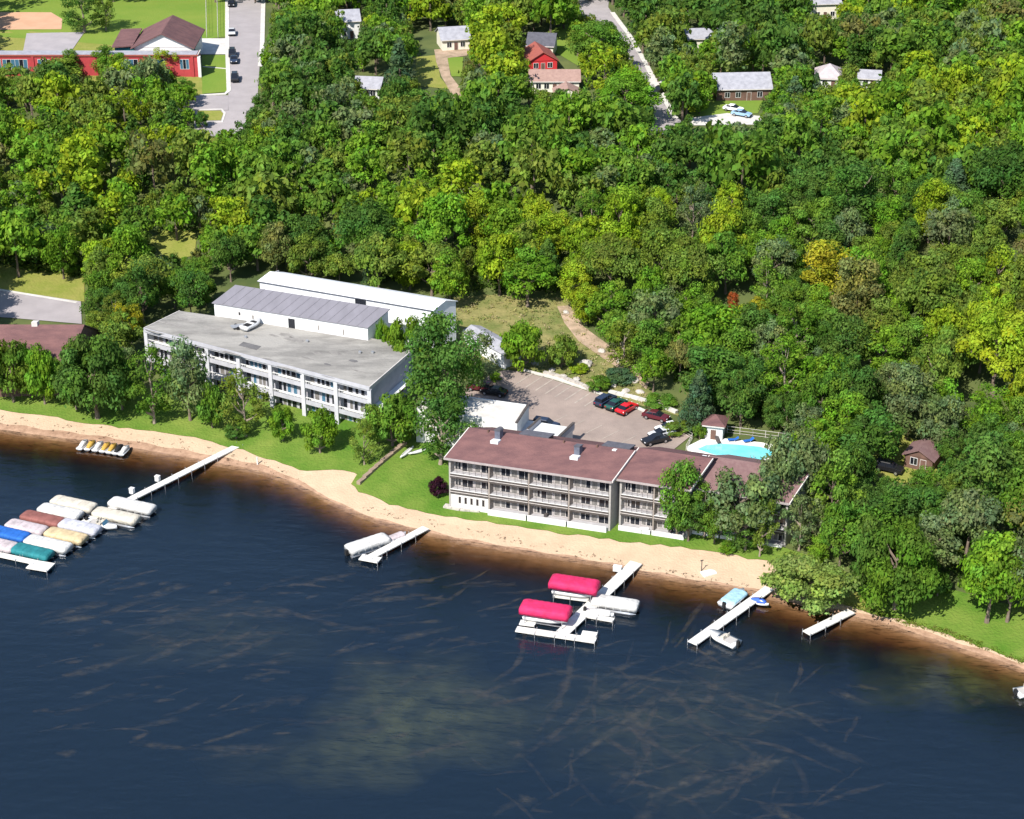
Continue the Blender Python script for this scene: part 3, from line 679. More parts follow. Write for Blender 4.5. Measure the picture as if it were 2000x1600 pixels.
# sheds behind the block
def shed(name, label, fr, L, D, ze, zb, rise, roofm, wallm, doors, ov=.25, cat='shed', mono=False):
    root = thing(name, label, cat, fr.o); foot(fr, 0, L, 0, 2 * D)
    if mono:
        MB().add([fr(0, 0, zb), fr(L, 0, zb), fr(L, D, zb), fr(0, D, zb), fr(0, 0, ze), fr(L, 0, ze), fr(L, D, ze + rise), fr(0, D, ze + rise)], [(0, 3, 2, 1), (4, 5, 6, 7), (0, 1, 5, 4), (1, 2, 6, 5), (2, 3, 7, 6), (3, 0, 4, 7)]).build('wall', wallm, root)
        k = rise / D; up = Vector((0, 0, .14))
        MB().slab([fr(-ov, -ov, ze - k * ov) + up, fr(L + ov, -ov, ze - k * ov) + up, fr(L + ov, D + ov, ze + rise + k * ov) + up, fr(-ov, D + ov, ze + rise + k * ov) + up], .12).build('roof_slope', roofm, root)
        nse = 16
        for i in range(1, nse):
            x = L * i / nse; MB().slab([fr(x - .04, -ov, ze - k * ov) + up * 1.4, fr(x + .04, -ov, ze - k * ov) + up * 1.4, fr(x + .04, D + ov, ze + rise + k * ov) + up * 1.4, fr(x - .04, D + ov, ze + rise + k * ov) + up * 1.4], .06).build('roof_seam', roofm, root)
    else:
        BX(root, 'wall', fr, 0, L, 0, 2 * D, zb, ze, wallm)
        gable_roof(root, fr, 0, L, 0, 2 * D, ze + .002, rise, roofm, ov, .12, 's', wallm)
    for kind, s_, w, za, zc in doors:
        if kind == 'door':
            o = BX(root, 'doorway', fr, s_, s_ + w, -.05, .0, za, zc, M_glass); BX(o, 'door_frame', fr, s_ - .12, s_ - .001, -.09, .0, za, zc + .1, M_white); BX(o, 'door_frame', fr, s_ + w + .001, s_ + w + .12, -.09, .0, za, zc + .1, M_white); BX(o, 'door_frame', fr, s_, s_ + w, -.09, .0, zc + .001, zc + .1, M_white)
        else: window(root, fr, s_, s_ + w, -.001, za, zc, M_curtain if kind == 'w' else M_glass, M_trim, 'window', 0)
    return root
zs = 13.0
frS = Frame(G(418, 592, zs), G(718, 640, zs), G(758, 606, zs + 1.2), 9)
print('FRAME S', frS.L, frS.D)
sA = shed('boat_shed', 'long white shed with plain grey metal roof behind the flat gravel roof', frS, frS.L, frS.D, zs, 5, 1.2, M_roofgrey, M_whitemetal,
          [('door', frS.L * .49, 1.3, 10.5, 12.4), ('g', frS.L * .16, .45, 11.4, 12.1), ('w', frS.L * .25, .4, 11.1, 11.9), ('w', frS.L * .68, .3, 11.0, 12.0), ('w', frS.L * .84, .3, 10.8, 12.0)], mono=True)
zl = 13.4
frL = Frame(G(507, 549, zl), G(846, 606, zl), G(868, 588, zl + .9), 10)
print('FRAME L', frL.L, frL.D)
sB = shed('boat_shed', 'long bright white metal-roofed shed at the edge of the woods', frL, frL.L, frL.D, zl, 6, .9, M_whitemetal, M_whitemetal, [('door', frL.L * .56, 2.2, 11.7, 13.15)])
for i in range(1, 20):
    x = frL.L * i / 20; MB().slab([frL(x - .05, -.25, zl - .1) + Vector((0, 0, .2)), frL(x + .05, -.25, zl - .1) + Vector((0, 0, .2)), frL(x + .05, frL.D, zl + .9) + Vector((0, 0, .2)), frL(x - .05, frL.D, zl + .9) + Vector((0, 0, .2))], .07).build('roof_seam', M_whitemetal, sB)
BX(sB, 'eave_gutter', frL, -.2, frL.L + .2, -.34, -.26, zl - .1, zl + .02, M_roofdark)
frQ = Frame(frL.world(frL.L, 0), frL.world(frL.L, 0) + frL.n * 4, frL.world(frL.L, 0) + frL.n * 4 - frL.e * 4, 9)
window(sB, frQ, frL.D * 1.3, frL.D * 1.3 + .8, -.1, zl - 1.3, zl - .2, M_glass, M_white, 'louvre', 2)
zt = 6.6
qa, qb = G(905, 648, zt), G(984, 692, zt); nn = Vector((qa.y - qb.y, qb.x - qa.x, 0)).normalized() * 1.9
frT = Frame(qa, qb, qb + nn, 6)
sC = shed('storage_shed', 'small white storage shed with grey roof behind the tall tree', frT, frT.L, frT.D, zt, 3, .7, M_roofpale, M_whitemetal, [('door', frT.L * .3, 1.2, zt - 3, zt - .9), ('g', frT.L * .7, .8, zt - 2, zt - 1.1)])

# left edge: lodge with red-brown roof
za = 10.5
frR = Frame(G(-90, 706, za - 2.4), G(132, 706, za - 2.4), G(162, 636, za + 1.6), 3)
lodge = thing('lodge', 'low building with plain red-brown roof at the left edge behind shoreline trees', 'building', frR.o); foot(frR, 0, frR.L, 0, 2 * frR.D)
BX(lodge, 'wall', frR, .4, frR.L - .4, .5, 2 * frR.D - .5, 1, za - 2.5, M_brown)
gable_roof(lodge, frR, 0, frR.L, 0, 2 * frR.D, za - 2.4, 4.0, M_roofred, .3, .2, 's', M_brown)
for q in range(4): window(lodge, frR, 3 + q * 4.4, 5.2 + q * 4.4, .499, 3.6, 5.4, M_glass, M_trim)
s_, t_ = frR.st(G(85, 624, za + 1.6)); BX(lodge, 'chimney', frR, s_ - .5, s_ + .5, frR.D - .4, frR.D + .4, za, za + 2.4, M_trim)

# ------------------------------------------------------------------ houses among the trees
def house(name, label, pL, pR, wh, depth, rise, axis, roofm, wallm, cat='house', hip=False, wins=3, chim=False, door=True, gablem=None):
    z = 17.
    for _ in range(8):
        a = G(*pL, z + wh); b = G(*pR, z + wh); m_ = (a + b) / 2; z = float(hgt(m_.x, m_.y))
    ze = z + wh; a = G(*pL, ze); b = G(*pR, ze); e = (b - a); e.z = 0
    n = Vector((-e.y, e.x, 0)).normalized() * 4
    fr = Frame(a, b, b + n, z); L = fr.L
    root = thing(name, label, cat, fr.o); foot(fr, 0, L, 0, depth, 1.5)
    BX(root, 'wall', fr, 0, L, 0, depth, z - 2, ze, wallm)
    if hip:
        ov = .5; q = [fr(-ov, -ov, ze), fr(L + ov, -ov, ze), fr(L + ov, depth + ov, ze), fr(-ov, depth + ov, ze)]
        k = min(L, depth) / 2; r1 = fr(L / 2 - max(0, L / 2 - k), depth / 2, ze + rise); r2 = fr(L / 2 + max(.05, L / 2 - k), depth / 2, ze + rise)
        MB().add(q + [r1, r2], [(0, 1, 5, 4), (1, 2, 5), (2, 3, 4, 5), (3, 0, 4), (3, 2, 1, 0)]).build('roof', roofm, root)
    else:
        gable_roof(root, fr, 0, L, 0, depth, ze + .002, rise, roofm, .45, .16, axis, gablem or wallm)
    BX(root, 'fascia', fr, -.3, L + .3, -.5, -.42, ze - .25, ze - .05, M_trim) if axis == 's' else None
    step = L / (wins + 1)
    for i in range(wins):
        c = step * (i + 1)
        if door and i == wins // 2: window(root, fr, c - .5, c + .5, -.001, z, z + min(2.05, wh - .2), M_brown, M_trim, 'door', 0)
        else: window(root, fr, c - .6, c + .6, -.001, z + .8, z + min(2.1, wh - .25), M_glass, M_white, 'window', 1)
    if chim: BX(root, 'chimney', fr, L * .7, L * .7 + .7, depth / 2, depth / 2 + .7, ze, ze + rise + 1, M_brown)
    return root, fr
house('house', 'white-walled house with pale grey roof deep among trees left of the driveway', (655, 42), (702, 40), 4.6, 8, 1.8, 's', M_roofpale, M_white, wins=2)
house('house', 'small house with blue-grey roof showing between dark trees', (692, 171), (740, 173), 2.6, 7, 1.6, 's', M_roofpale, M_white, wins=3)
house('house', 'house with slate grey roof and cream wall at the end of the dirt driveway', (864, 78), (917, 75), 2.8, 8, 2, 's', M_roofpale, M_cream, wins=3)
house('house', 'house with charcoal roof behind the red gabled house', (1030, 88), (1080, 90), 2.8, 8, 2, 's', M_roofdark, M_cream, wins=3)
house('house', 'red house with rust-red gabled roof above the tan-roofed house', (1033, 120), (1088, 117), 2.6, 9, 2.0, 't', M_roofbrick, M_redwall, wins=3)
house('house', 'cream house with long tan-brown roof below the red house', (1036, 158), (1131, 158), 2.7, 7.5, 1.5, 's', M_rooftan, M_cream, wins=5)
house('porch', 'small mauve gabled porch in front of the cream house', (1086, 184), (1133, 183), 2.2, 4.5, 1.3, 't', M_rooftan, M_cream, 'porch', wins=1)
house('house', 'house with pale grey roof and brick gable right of the hill street', (1400, 174), (1506, 172), 2.9, 8.5, 2.4, 's', M_roofpale, M_brown, wins=4)
house('house', 'house with pinkish grey hipped roof surrounded by woods', (1595, 152), (1644, 154), 2.6, 8, 2.4, 's', mat('pink_grey_shingle', (.46, .40, .41), .9, (.36, .32, .33), 1), M_white, hip=True, wins=2)
house('house', 'white house at the top edge above the pinkish hipped roof', (1584, 8), (1642, 6), 4.2, 8, 1.8, 's', M_roofpale, M_cream, wins=3)
house('house', 'low house with pale grey roof near the top, right of the hill street', (1336, 76), (1478, 72), 2.6, 8, 1.4, 's', M_roofpale, M_cream, wins=6)
house('house', 'white house cut by the top edge, left of the pale low house', (1338, 8), (1368, 6), 3.4, 7, 1.6, 's', M_roofpale, M_white, wins=2)
house('house', 'small white-roofed house in a wood gap right of the hipped roof', (1678, 152), (1718, 154), 2.4, 5, 1.2, 's', M_roofpale, M_white, wins=2)
house('cabin', 'brown-roofed cabin in the woods at the right', (1768, 886), (1822, 899), 2.4, 4.2, 1.2, 't', M_roofred2, M_brown, 'cabin', wins=2)
house('pool_house', 'white pool house with red-brown hipped roof beside the pool', (1376, 828), (1412, 832), 2.9, 3.4, 1.1, 's', M_roofred, M_white, 'pool house', hip=True, wins=1)

# ------------------------------------------------------------------ school at the top left
def school():
    z = float(hgt(-75, 470)); zt_ = z + 4.8
    a = G(-120, 107, zt_); b = G(385, 107, zt_); fr = Frame(a, b, b + Vector((0, 5, 0)), z)
    root = thing('school', 'long red brick school with window bands facing the woods at the top left', 'school', fr.o); L = fr.L; foot(fr, 0, L, 0, 4.5)
    BX(root, 'wall', fr, 0, L, 0, 4.5, z - 2, zt_ - .3, M_brickred); BX(root, 'flat_roof', fr, .3, L - .3, .3, 4.2, zt_ - .298, zt_ - .15, M_roofpale)
    BX(root, 'roof_edge', fr, -.2, L + .2, -.25, 0, zt_ - .35, zt_, M_roofbrick); BX(root, 'roof_edge', fr, L, L + .2, .001, 4.5, zt_ - .35, zt_, M_trim)
    s = .8
    px_s = lambda px: fr.st(G(px, 107, zt_))[0]
    for p0, p1 in ((-110, -60), (-50, 0), (3, 52), (72, 96), (225, 268), (290, 320), (350, 368)):
        for zz in (z + 1.3,): window(root, fr, px_s(p0), px_s(p1), -.001, zz, zz + 2.4, [M_bglass, M_glass, M_bglass], M_white, 'window', max(1, int((p1 - p0) / 9)))
    for p in (-55, 60, 220, 372): BX(root, 'pilaster', fr, px_s(p), px_s(p) + .6, -.2, -.001, z - 2, zt_ - .36, M_brickred)
    BX(root, 'corner_pier', fr, L + .001, L + .7, -.3, .5, z - 2, zt_ - .4, M_white)
school()
def gym():
    z = float(hgt(-80, 490)); ze = z + 5.0
    a = G(262, 92, ze); b = G(374, 92, ze); fr = Frame(a, b, b + Vector((0, 5, 0)), z)
    root = thing('gymnasium', 'white-gabled hall with broad brown roof behind the red school', 'hall', fr.o); L = fr.L; foot(fr, -5, L, 0, 18)
    BX(root, 'wall', fr, 0, L, 0, 16, z - 2, ze, M_white); gable_roof(root, fr, 0, L, 0, 16, ze + .002, 3.2, M_roofred, .8, .25, 't', M_white)
    BX(root, 'side_wing', fr, -5, -.01, 1.5, 14, z - 2, ze - .6, M_teal)
    MB().slab([fr(-5.6, .8, ze - .2), fr(-.5, .8, ze + .1), fr(-.5, 14, ze + .9), fr(-5.6, 14, ze + .7)], .25).build('side_roof', M_roofred, root)
    BX(root, 'wall_panel', fr, L + .001, L + .3, -.1, 4, z, ze - 1.5, M_teal); BX(root, 'wall_panel', fr, .4, 3, -.08, -.001, z, z + 2.2, M_teal)
    window(root, fr, L * .45, L * .55, -.001, z, z + 2.2, M_glass, M_trim, 'door', 1)
gym()
CLEAR += [[(-10, -20), (520, -20), (512, 110), (500, 180), (472, 240), (440, 255), (386, 250), (386, 160), (300, 108), (-10, 108)],
          [(672, 26), (698, 26), (696, 75), (678, 72)], [(706, 146), (738, 146), (738, 176), (712, 174)], [(815, 50), (913, 50), (908, 110), (890, 180), (816, 160)],
          [(1034, 58), (1090, 60), (1130, 135), (1130, 182), (1038, 170)], [(1070, 60), (1110, 50), (1105, 95), (1088, 95)],
          [(1130, -10), (1185, -10), (1230, 60), (1325, 240), (1280, 248), (1278, 180), (1228, 90), (1200, 40), (1140, 25)],
          [(1392, 132), (1503, 138), (1495, 182), (1410, 185)], [(1400, 205), (1478, 205), (1475, 236), (1360, 238)], [(1600, 122), (1640, 124), (1635, 158), (1605, 150)],
          [(1345, 60), (1370, 60), (1370, 70), (1345, 70)], [(1590, -10), (1635, -10), (1635, 28), (1590, 28)], 
          [(-10, 520), (150, 530), (158, 600), (160, 690), (60, 660), (-10, 625)], [(300, 460), (375, 458), (370, 492), (310, 495)],
          [(285, 610), (415, 600), (425, 560), (505, 530), (880, 585), (905, 580), (1060, 585), (1105, 590), (1140, 650), (1262, 750), (1325, 815), (1360, 830), (1360, 850), (1540, 880), (1545, 1060), (1500, 1120), (1300, 1080), (700, 960), (400, 880), (0, 830), (0, 790), (285, 800)],
          [(1772, 856), (1822, 866), (1822, 900), (1775, 896)], [(1715, 905), (1765, 905), (1765, 930), (1715, 930)], [(0, 790), (300, 800), (300, 860), (0, 830)],
          [(1500, 1100), (1660, 1170), (1850, 1150), (2000, 1230), (2000, 1320), (1500, 1200)], [(1698, 140), (1716, 140), (1716, 158), (1698, 158)], [(505, 0), (530, 0), (526, 70), (505, 85)],
          [(-10, 100), (55, 100), (52, 132), (-10, 132)], [(155, 100), (190, 100), (186, 148), (160, 148)], [(225, 105), (300, 105), (290, 116), (230, 116)], [(350, 105), (392, 105), (392, 165), (352, 160)], [(1418, 560), (1442, 560), (1442, 600), (1418, 600)]]

# ================================================================== VEHICLES
def car_parts(kind):
    """origin on the ground at the middle, nose towards +x; returns list of (name, mesh, parent index)"""
    hw = .90
    if kind == 'suv': prof = [(-2.25, .45), (-2.27, .95), (-2.2, 1.08), (1.0, 1.10), (2.1, .98), (2.28, .75), (2.28, .42)]; roof = [(-2.12, 1.08), (-1.95, 1.70), (.35, 1.72), (1.15, 1.10)]
    else: prof = [(-2.2, .42), (-2.25, .80), (-2.1, .98), (-1.5, 1.02), (.9, .98), (2.0, .84), (2.26, .65), (2.26, .38)]; roof = [(-1.75, 1.01), (-1.05, 1.42), (.25, 1.45), (1.15, .97)]
    def side(pr, w0, w1, inset=0):
        rings = []
        for y, k in ((-w0, 1), (-w1, 0), (w1, 0), (w0, 1)):
            rings.append([(x * (1 - .015 * k), y, z - (.05 * k if z > .8 else 0)) for x, z in pr])
        return rings
    body = MB(); body.loft(side(prof, hw, hw - .1))
    cab = MB(); xs = roof; rings = []
    for x, z in xs: pass
    lo = [(roof[0][0], roof[0][1]), (roof[3][0], roof[3][1])]
    b = [(roof[0][0], -hw + .1, roof[0][1] - .03), (roof[3][0], -hw + .1, roof[3][1] - .03), (roof[3][0], hw - .1, roof[3][1] - .03), (roof[0][0], hw - .1, roof[0][1] - .03)]
    t = [(roof[1][0], -hw + .26, roof[1][1] - .03), (roof[2][0], -hw + .26, roof[2][1] - .03), (roof[2][0], hw - .26, roof[2][1] - .03), (roof[1][0], hw - .26, roof[1][1] - .03)]
    cab.add(b + t, [(0, 1, 5, 4), (1, 2, 6, 5), (2, 3, 7, 6), (3, 0, 4, 7), (4, 5, 6, 7)])
    rf = MB(); e = .03
    rf.add([(roof[1][0] - e, -hw + .23, roof[1][1] - .06), (roof[2][0] + e, -hw + .23, roof[2][1] - .06), (roof[2][0] + e, hw - .23, roof[2][1] - .06), (roof[1][0] - e, hw - .23, roof[1][1] - .06),
            (roof[1][0] + .12, -hw + .32, roof[1][1] + .03), (roof[2][0] - .12, -hw + .32, roof[2][1] + .03), (roof[2][0] - .12, hw - .32, roof[2][1] + .03), (roof[1][0] + .12, hw - .32, roof[1][1] + .03)],
           [(0, 1, 5, 4), (1, 2, 6, 5), (2, 3, 7, 6), (3, 0, 4, 7), (4, 5, 6, 7), (3, 2, 1, 0)])
    for x in (-.35,):
        for s_ in (-1, 1): rf.tube((x, s_ * (hw - .1), 1.0), (x, s_ * (hw - .24), roof[1][1] - .05), .05, .05, 4)
    ty = MB(); rim = MB()
    for dst, r, w in ((ty, .34, .24), (rim, .21, .26)):
        n = 14; a = [(math.cos(2 * math.pi * i / n) * r, -w / 2, math.sin(2 * math.pi * i / n) * r) for i in range(n)]; c = [(p[0], w / 2, p[2]) for p in a]
        dst.add(a + c, [tuple(range(n)), tuple(range(n, 2 * n))[::-1]] + [(i, n + i, n + (i + 1) % n, (i + 1) % n) for i in range(n)])
    return body, cab, rf, ty, rim
CARPROTO = {}
def paint(name, c): return mat(name, c, .25, spec=.6)
def car(px, py, heading, paintm, label, kind='sedan', group=None, at=None, cat='car', zoff=.16):
    if kind not in CARPROTO:
        b, c, r, t, w = car_parts(kind)
        CARPROTO[kind] = dict(body=b.mesh('body', M_white), glass=c.mesh('window_glass', M_glass), roof=r.mesh('roof', M_white), tyre=t.mesh('tyre', M_rubber), rim=w.mesh('rim', M_chrome),
                              lamp=MB().box(2.2, 2.275, -.14, .14, -.07, .07).mesh('headlight', M_lamp), tail=MB().box(-2.27, -2.2, -.13, .13, -.09, .09).mesh('tail_light', M_tail), bump=MB().box(-.06, .06, -.84, .84, -.1, .1).mesh('bumper', M_rubber))
    P = CARPROTO[kind]; p = at or T(px, py)
    root = thing('parked_car', label, cat, (p.x, p.y, p.z + zoff), heading, group)
    def ch(name, me, parent, loc=(0, 0, 0), m=None):
        o = bpy.data.objects.new(name, me); COL.objects.link(o); o.parent = parent; o.location = loc
        if m: o.material_slots[0].link = 'OBJECT'; o.material_slots[0].material = m
        return o
    ch('body', P['body'], root, m=paintm); ch('window_glass', P['glass'], root); ch('roof', P['roof'], root, m=paintm)
    for x in (-1.4, 1.42):
        for y in (-.82, .82): w = ch('wheel', P['tyre'], root, (x, y, .34)); ch('rim', P['rim'], w)
    for y in (-.6, .6): ch('headlight', P['lamp'], root, (0, y, .68)); ch('tail_light', P['tail'], root, (0, y, .78))
    ch('bumper', P['bump'], root, (2.25, 0, .45)); ch('bumper', P['bump'], root, (-2.23, 0, .45))
    return root
def head(a, b, z=4.0):
    d = G(*b, z) - G(*a, z); return math.atan2(d.y, d.x)
C_black = paint('black_car_paint', (.012, .012, .014)); C_navy = paint('navy_car_paint', (.02, .03, .06)); C_green = paint('dark_green_car_paint', (.015, .07, .055))
C_red = paint('bright_red_car_paint', (.55, .012, .02)); C_maroon = paint('maroon_car_paint', (.09, .012, .02)); C_silver = paint('silver_car_paint', (.5, .51, .53)); C_white = paint('white_car_paint', (.78, .78, .78)); C_blue = paint('pale_blue_car_paint', (.25, .40, .55))
hd = head((1190, 800), (1228, 778))
car(1182, 790, hd, C_navy, 'navy blue car at the left end of the row of three by the kerb', 'suv', 'cars in the motel lot')
car(1203, 797, hd, C_green, 'dark green car parked between the navy car and the red car', 'sedan', 'cars in the motel lot')
car(1224, 805, hd, C_red, 'bright red car at the right end of the row of three', 'sedan', 'cars in the motel lot')
car(1281, 820, head((1265, 818), (1300, 826)), C_maroon, 'dark maroon car alone at the upper right edge of the motel lot', 'sedan', 'cars in the motel lot')
h2 = head((1320, 850), (1262, 862))
car(1280, 866, h2, C_black, 'black car at the near end of the row by the pool terrace', 'sedan', 'cars in the motel lot')
car(1293, 854, h2, C_silver, 'silver car in the middle of the row by the pool terrace', 'sedan', 'cars in the motel lot')
car(1306, 843, h2, C_white, 'white car at the far end of the row by the pool terrace', 'sedan', 'cars in the motel lot')
h3 = head((990, 770), (930, 760))
car(938, 764, h3, C_maroon, 'maroon car in tree shade at the left of the motel lot', 'suv', 'cars in the motel lot')
car(965, 772, h3, C_black, 'black car in tree shade beside the maroon one', 'sedan', 'cars in the motel lot')
car(1066, 838, head((1050, 835), (1090, 842)), C_navy, 'dark navy car beside the low white entrance canopy', 'suv', 'cars in the motel lot')
hs = head((452, 40), (452, 140), 18)
for px, py, m_, lb, k in ((452, 12, C_black, 'black car nearest the top edge on the left kerb of the side street', 'sedan'), (453, 68, C_silver, 'silver car parked alone beside the forecourt', 'sedan'), (454, 110, C_black, 'black car close behind the blue car opposite the front grass', 'suv'),
                          (457, 122, C_navy, 'navy car close in front of the black one by the front grass', 'sedan'), (459, 158, C_black, 'black car parked last before the street corner', 'suv')):
    car(px, py, hs, m_, lb, k, 'cars along the side street')
car(1286, 182, head((1290, 170), (1268, 184), 18), C_black, 'black car crossing the pavement beside the hill street', 'sedan')
car(1432, 218, head((1420, 216), (1460, 222), 18), C_white, 'white car parked beside the pale blue one on the pale drive', 'sedan', 'cars on the hill drive')
car(1448, 228, head((1420, 216), (1460, 222), 18), C_blue, 'pale blue car on the pale drive near the hill street end', 'sedan', 'cars on the hill drive')
car(1735, 922, head((1720, 920), (1755, 928)), C_black, 'black car in the wood gap left of the brown cabin', 'suv')

# ================================================================== BOATS AND DOCKS
def cover_mesh(L, w, h, z0, taper=.12, drop=.35, ribs=5, sag=.06):
    """a stretched fabric cover over hoops, long axis x"""
    mb = MB(); n = 11; rings = []
    for i in range(17):
        u = -1 + 2 * i / 16; e = max(0, (abs(u) - .86) / .14); k = 1 - taper * e ** 2
        hh = h * (1 - .35 * e ** 2) * (1 - sag * (0.5 - .5 * math.cos(ribs * math.pi * (u + 1))))
        r = [(u * L / 2, -w / 2 * k, z0 - drop), ]
        for j in range(n):
            a = math.pi * (1 - j / (n - 1)); r.append((u * L / 2 * (1 - .0 * e), math.copysign(abs(math.cos(a)) ** .58, math.cos(a)) * w / 2 * k, z0 + math.sin(a) ** .62 * hh))
        r.append((u * L / 2, w / 2 * k, z0 - drop)); rings.append(r)
    mb.loft(rings); return mb
def straps(L, w, h, z0, drop, parent, m, us=(-.72, -.36, 0, .36, .72)):
    for u in us:
        mb = MB(); n = 11; rings = []
        for du in (-.012, .012):
            r = [((u + du) * L / 2, -w / 2 - .025, z0 - drop - .03)]
            for j in range(n):
                a = math.pi * (1 - j / (n - 1)); r.append(((u + du) * L / 2, math.copysign(abs(math.cos(a)) ** .58, math.cos(a)) * (w / 2 + .025), z0 + math.sin(a) ** .62 * (h + .012)))
            r.append(((u + du) * L / 2, w / 2 + .025, z0 - drop - .03)); rings.append(r)
        mb.loft(rings, False); mb.build('strap', m, parent)
def hull_mesh(L, w, z0, z1):
    mb = MB(); rings = []
    for i in range(13):
        u = i / 12; x = -L / 2 + u * L; k = 1 if u < .55 else max(.03, 1 - ((u - .55) / .45) ** 2.2); rise = .25 * max(0, (u - .5) / .5) ** 2
        rings.append([(x, -w / 2 * k, z1 + rise), (x, -w / 2 * .8 * k, z0 + .25 + rise), (x, 0, z0 + rise * 1.2), (x, w / 2 * .8 * k, z0 + .25 + rise), (x, w / 2 * k, z1 + rise)])
    mb.loft(rings); return mb
def fabric(name, c): return mat(name, c, .75, tuple(v * .68 for v in c), .8, 8, bump=.4, bscale=2.2)
F_white = fabric('white_boat_cover', (.63, .62, .60)); F_cream = fabric('cream_boat_cover', (.60, .55, .46)); F_tan = fabric('tan_boat_cover', (.60, .47, .28)); F_rust = fabric('rust_brown_cover', (.26, .10, .085))
F_pinkgrey = fabric('pinkish_grey_cover', (.52, .45, .46)); F_blue = fabric('royal_blue_cover', (.02, .13, .48)); F_teal = fabric('teal_cover', (.02, .19, .21)); F_pink = fabric('crimson_pink_cover', (.62, .025, .115)); F_lilac = fabric('pale_lilac_cover', (.52, .52, .58)); F_sky = fabric('sky_blue_cover', (.34, .55, .66))
M_hull = mat('white_gelcoat', (.66, .66, .66), .3, spec=.5); M_alum = mat('pontoon_aluminium', (.48, .49, .52), .35, metal=.7); M_vinyl = mat('grey_vinyl', (.4, .38, .36), .6)
def pontoon(px, py, heading, L, fab, label, group, w=2.5, z=1.08, h=.42, drop=.55):
    p = G(px, py, 1.1); r = thing('pontoon_boat', label, 'boat', (p.x, p.y, 0), heading, group)
    for s_ in (-1, 1):
        mb = MB(); rings = []
        for i in range(9):
            u = i / 8; x = -L / 2 + .1 + u * (L - .2); k = .33 if u < .85 else .33 * (1 - ((u - .85) / .15) ** 2 * .85)
            rings.append([(x, s_ * .85 + math.cos(a) * k, .12 + math.sin(a) * k) for a in [2 * math.pi * j / 8 for j in range(8)]])
        mb.loft(rings); mb.build('pontoon_tube', M_alum, r)
    MB().box(-L / 2 + .1, L / 2 - .35, -w / 2 + .08, w / 2 - .08, .46, .58).build('deck', M_vinyl, r)
    mb = MB()
    for s_ in (-1, 1): mb.box(-L / 2 + .3, L / 2 - .6, s_ * (w / 2 - .1) - .03, s_ * (w / 2 - .1) + .03, .585, z - .2)
    mb.build('side_rail', M_alum, r)
    cv = cover_mesh(L, w, h, z, drop=drop, sag=.10, ribs=6).build('cover', fab, r, True); straps(L, w, h, z, drop, cv, fab, (-.66, -.33, 0, .33, .66))
    mb = MB(); mb.box(-L / 2 - .45, -L / 2 + .02, -.25, .25, .2, 1.0); mb.box(-L / 2 - .3, -L / 2 - .1, -.1, .1, -.5, .2); mb.build('outboard_motor', M_rubber, r)
    return r
def lift(px, py, heading, L, fab, label, group, w=3.0, z=2.55, h=.7, boat=True):
    p = G(px, py, z + .3); r = thing('boat_lift', label, 'boat lift', (p.x, p.y, 0), heading, group)
    cv = cover_mesh(L, w, h, z, taper=.05, drop=.55, ribs=8, sag=.09).build('canopy', fab, r, True)
    for x in (-L / 2 + .8, L / 2 - .8):
        for y in (-w / 2 + .15, w / 2 - .15): MB().tube((x, y, -1.2), (x, y, z - .1), .06, .06, 6).build('post', M_alum, r)
    mb = MB()
    for x in (-L / 2 + .8, L / 2 - .8): mb.box(x - .06, x + .06, -w / 2 + .2, w / 2 - .2, .35, .5)
    for y in (-.7, .7): mb.box(-L / 2 + .5, L / 2 - .5, y - .08, y + .08, .501, .6)
    mb.build('cradle', M_alum, r)
    if boat:
        b = thing('motor_boat', 'white motor boat raised under the ' + label.split(',')[0], 'boat', (p.x, p.y, .62), heading, 'boats on covered lifts')
        hull_mesh(L * .88, 2.2, .0, .85).build('hull', M_hull, b, True); MB().box(-L * .36, L * .1, -.8, .8, .85, .98).build('seat', M_vinyl, b)
        q = MB(); q.add([(.1 * L, -.8, .95), (.1 * L, .8, .95), (.02 * L, .7, 1.4), (.02 * L, -.7, 1.4)], [(0, 1, 2, 3)]); q.build('windscreen', M_bglass, b)
        MB().box(-L * .46, -L * .42, -.22, .22, .5, 1.3).build('outboard_motor', M_rubber, b)
    return r
def runabout(px, py, heading, L, label, fab=None, group=None, w=2.1, name='motor_boat', hullm=None):
    p = G(px, py, .5); r = thing(name, label, 'boat', (p.x, p.y, -.12), heading, group)
    hull_mesh(L, w, 0, .78).build('hull', hullm or M_hull, r, True)
    if fab: cover_mesh(L * .78, w * .96, .45, .72, taper=.3, drop=.1).build('cover', fab, r, True)
    else:
        MB().prism([(-L * .4, -w * .36), (L * .08, -w * .36), (L * .08, w * .36), (-L * .4, w * .36)], .79, .83).build('cockpit_floor', M_vinyl, r)
        for y in (-.45, .45): mb = MB(); mb.box(-.5, .05, y - .28, y + .28, .831, 1.05); mb.box(-.6, -.501, y - .28, y + .28, .831, 1.4); mb.build('seat', F_cream, r)
        q = MB(); q.add([(.14 * L, -.8, .84), (.14 * L, .8, .84), (.07 * L, .65, 1.3), (.07 * L, -.65, 1.3)], [(0, 1, 2, 3)]); q.build('windscreen', M_bglass, r)
    mb = MB(); mb.box(-L / 2 - .4, -L / 2 - .02, -.22, .22, .55, 1.25); mb.box(-L / 2 - .28, -L / 2 - .1, -.1, .1, -.2, .55); mb.build('outboard_motor', M_rubber, r)
    return r
def dock(line, w, label, z=.62, sec=3.0, posts=True, group='docks along the shore', width2=None):
    P = [G(x, y, z) for x, y in line]; r = thing('dock', label, 'dock', (P[0].x, P[0].y, 0), 0, group); o0 = Vector((P[0].x, P[0].y, 0))
    add_dock(r, o0, P, w, z, sec, posts); return r, o0
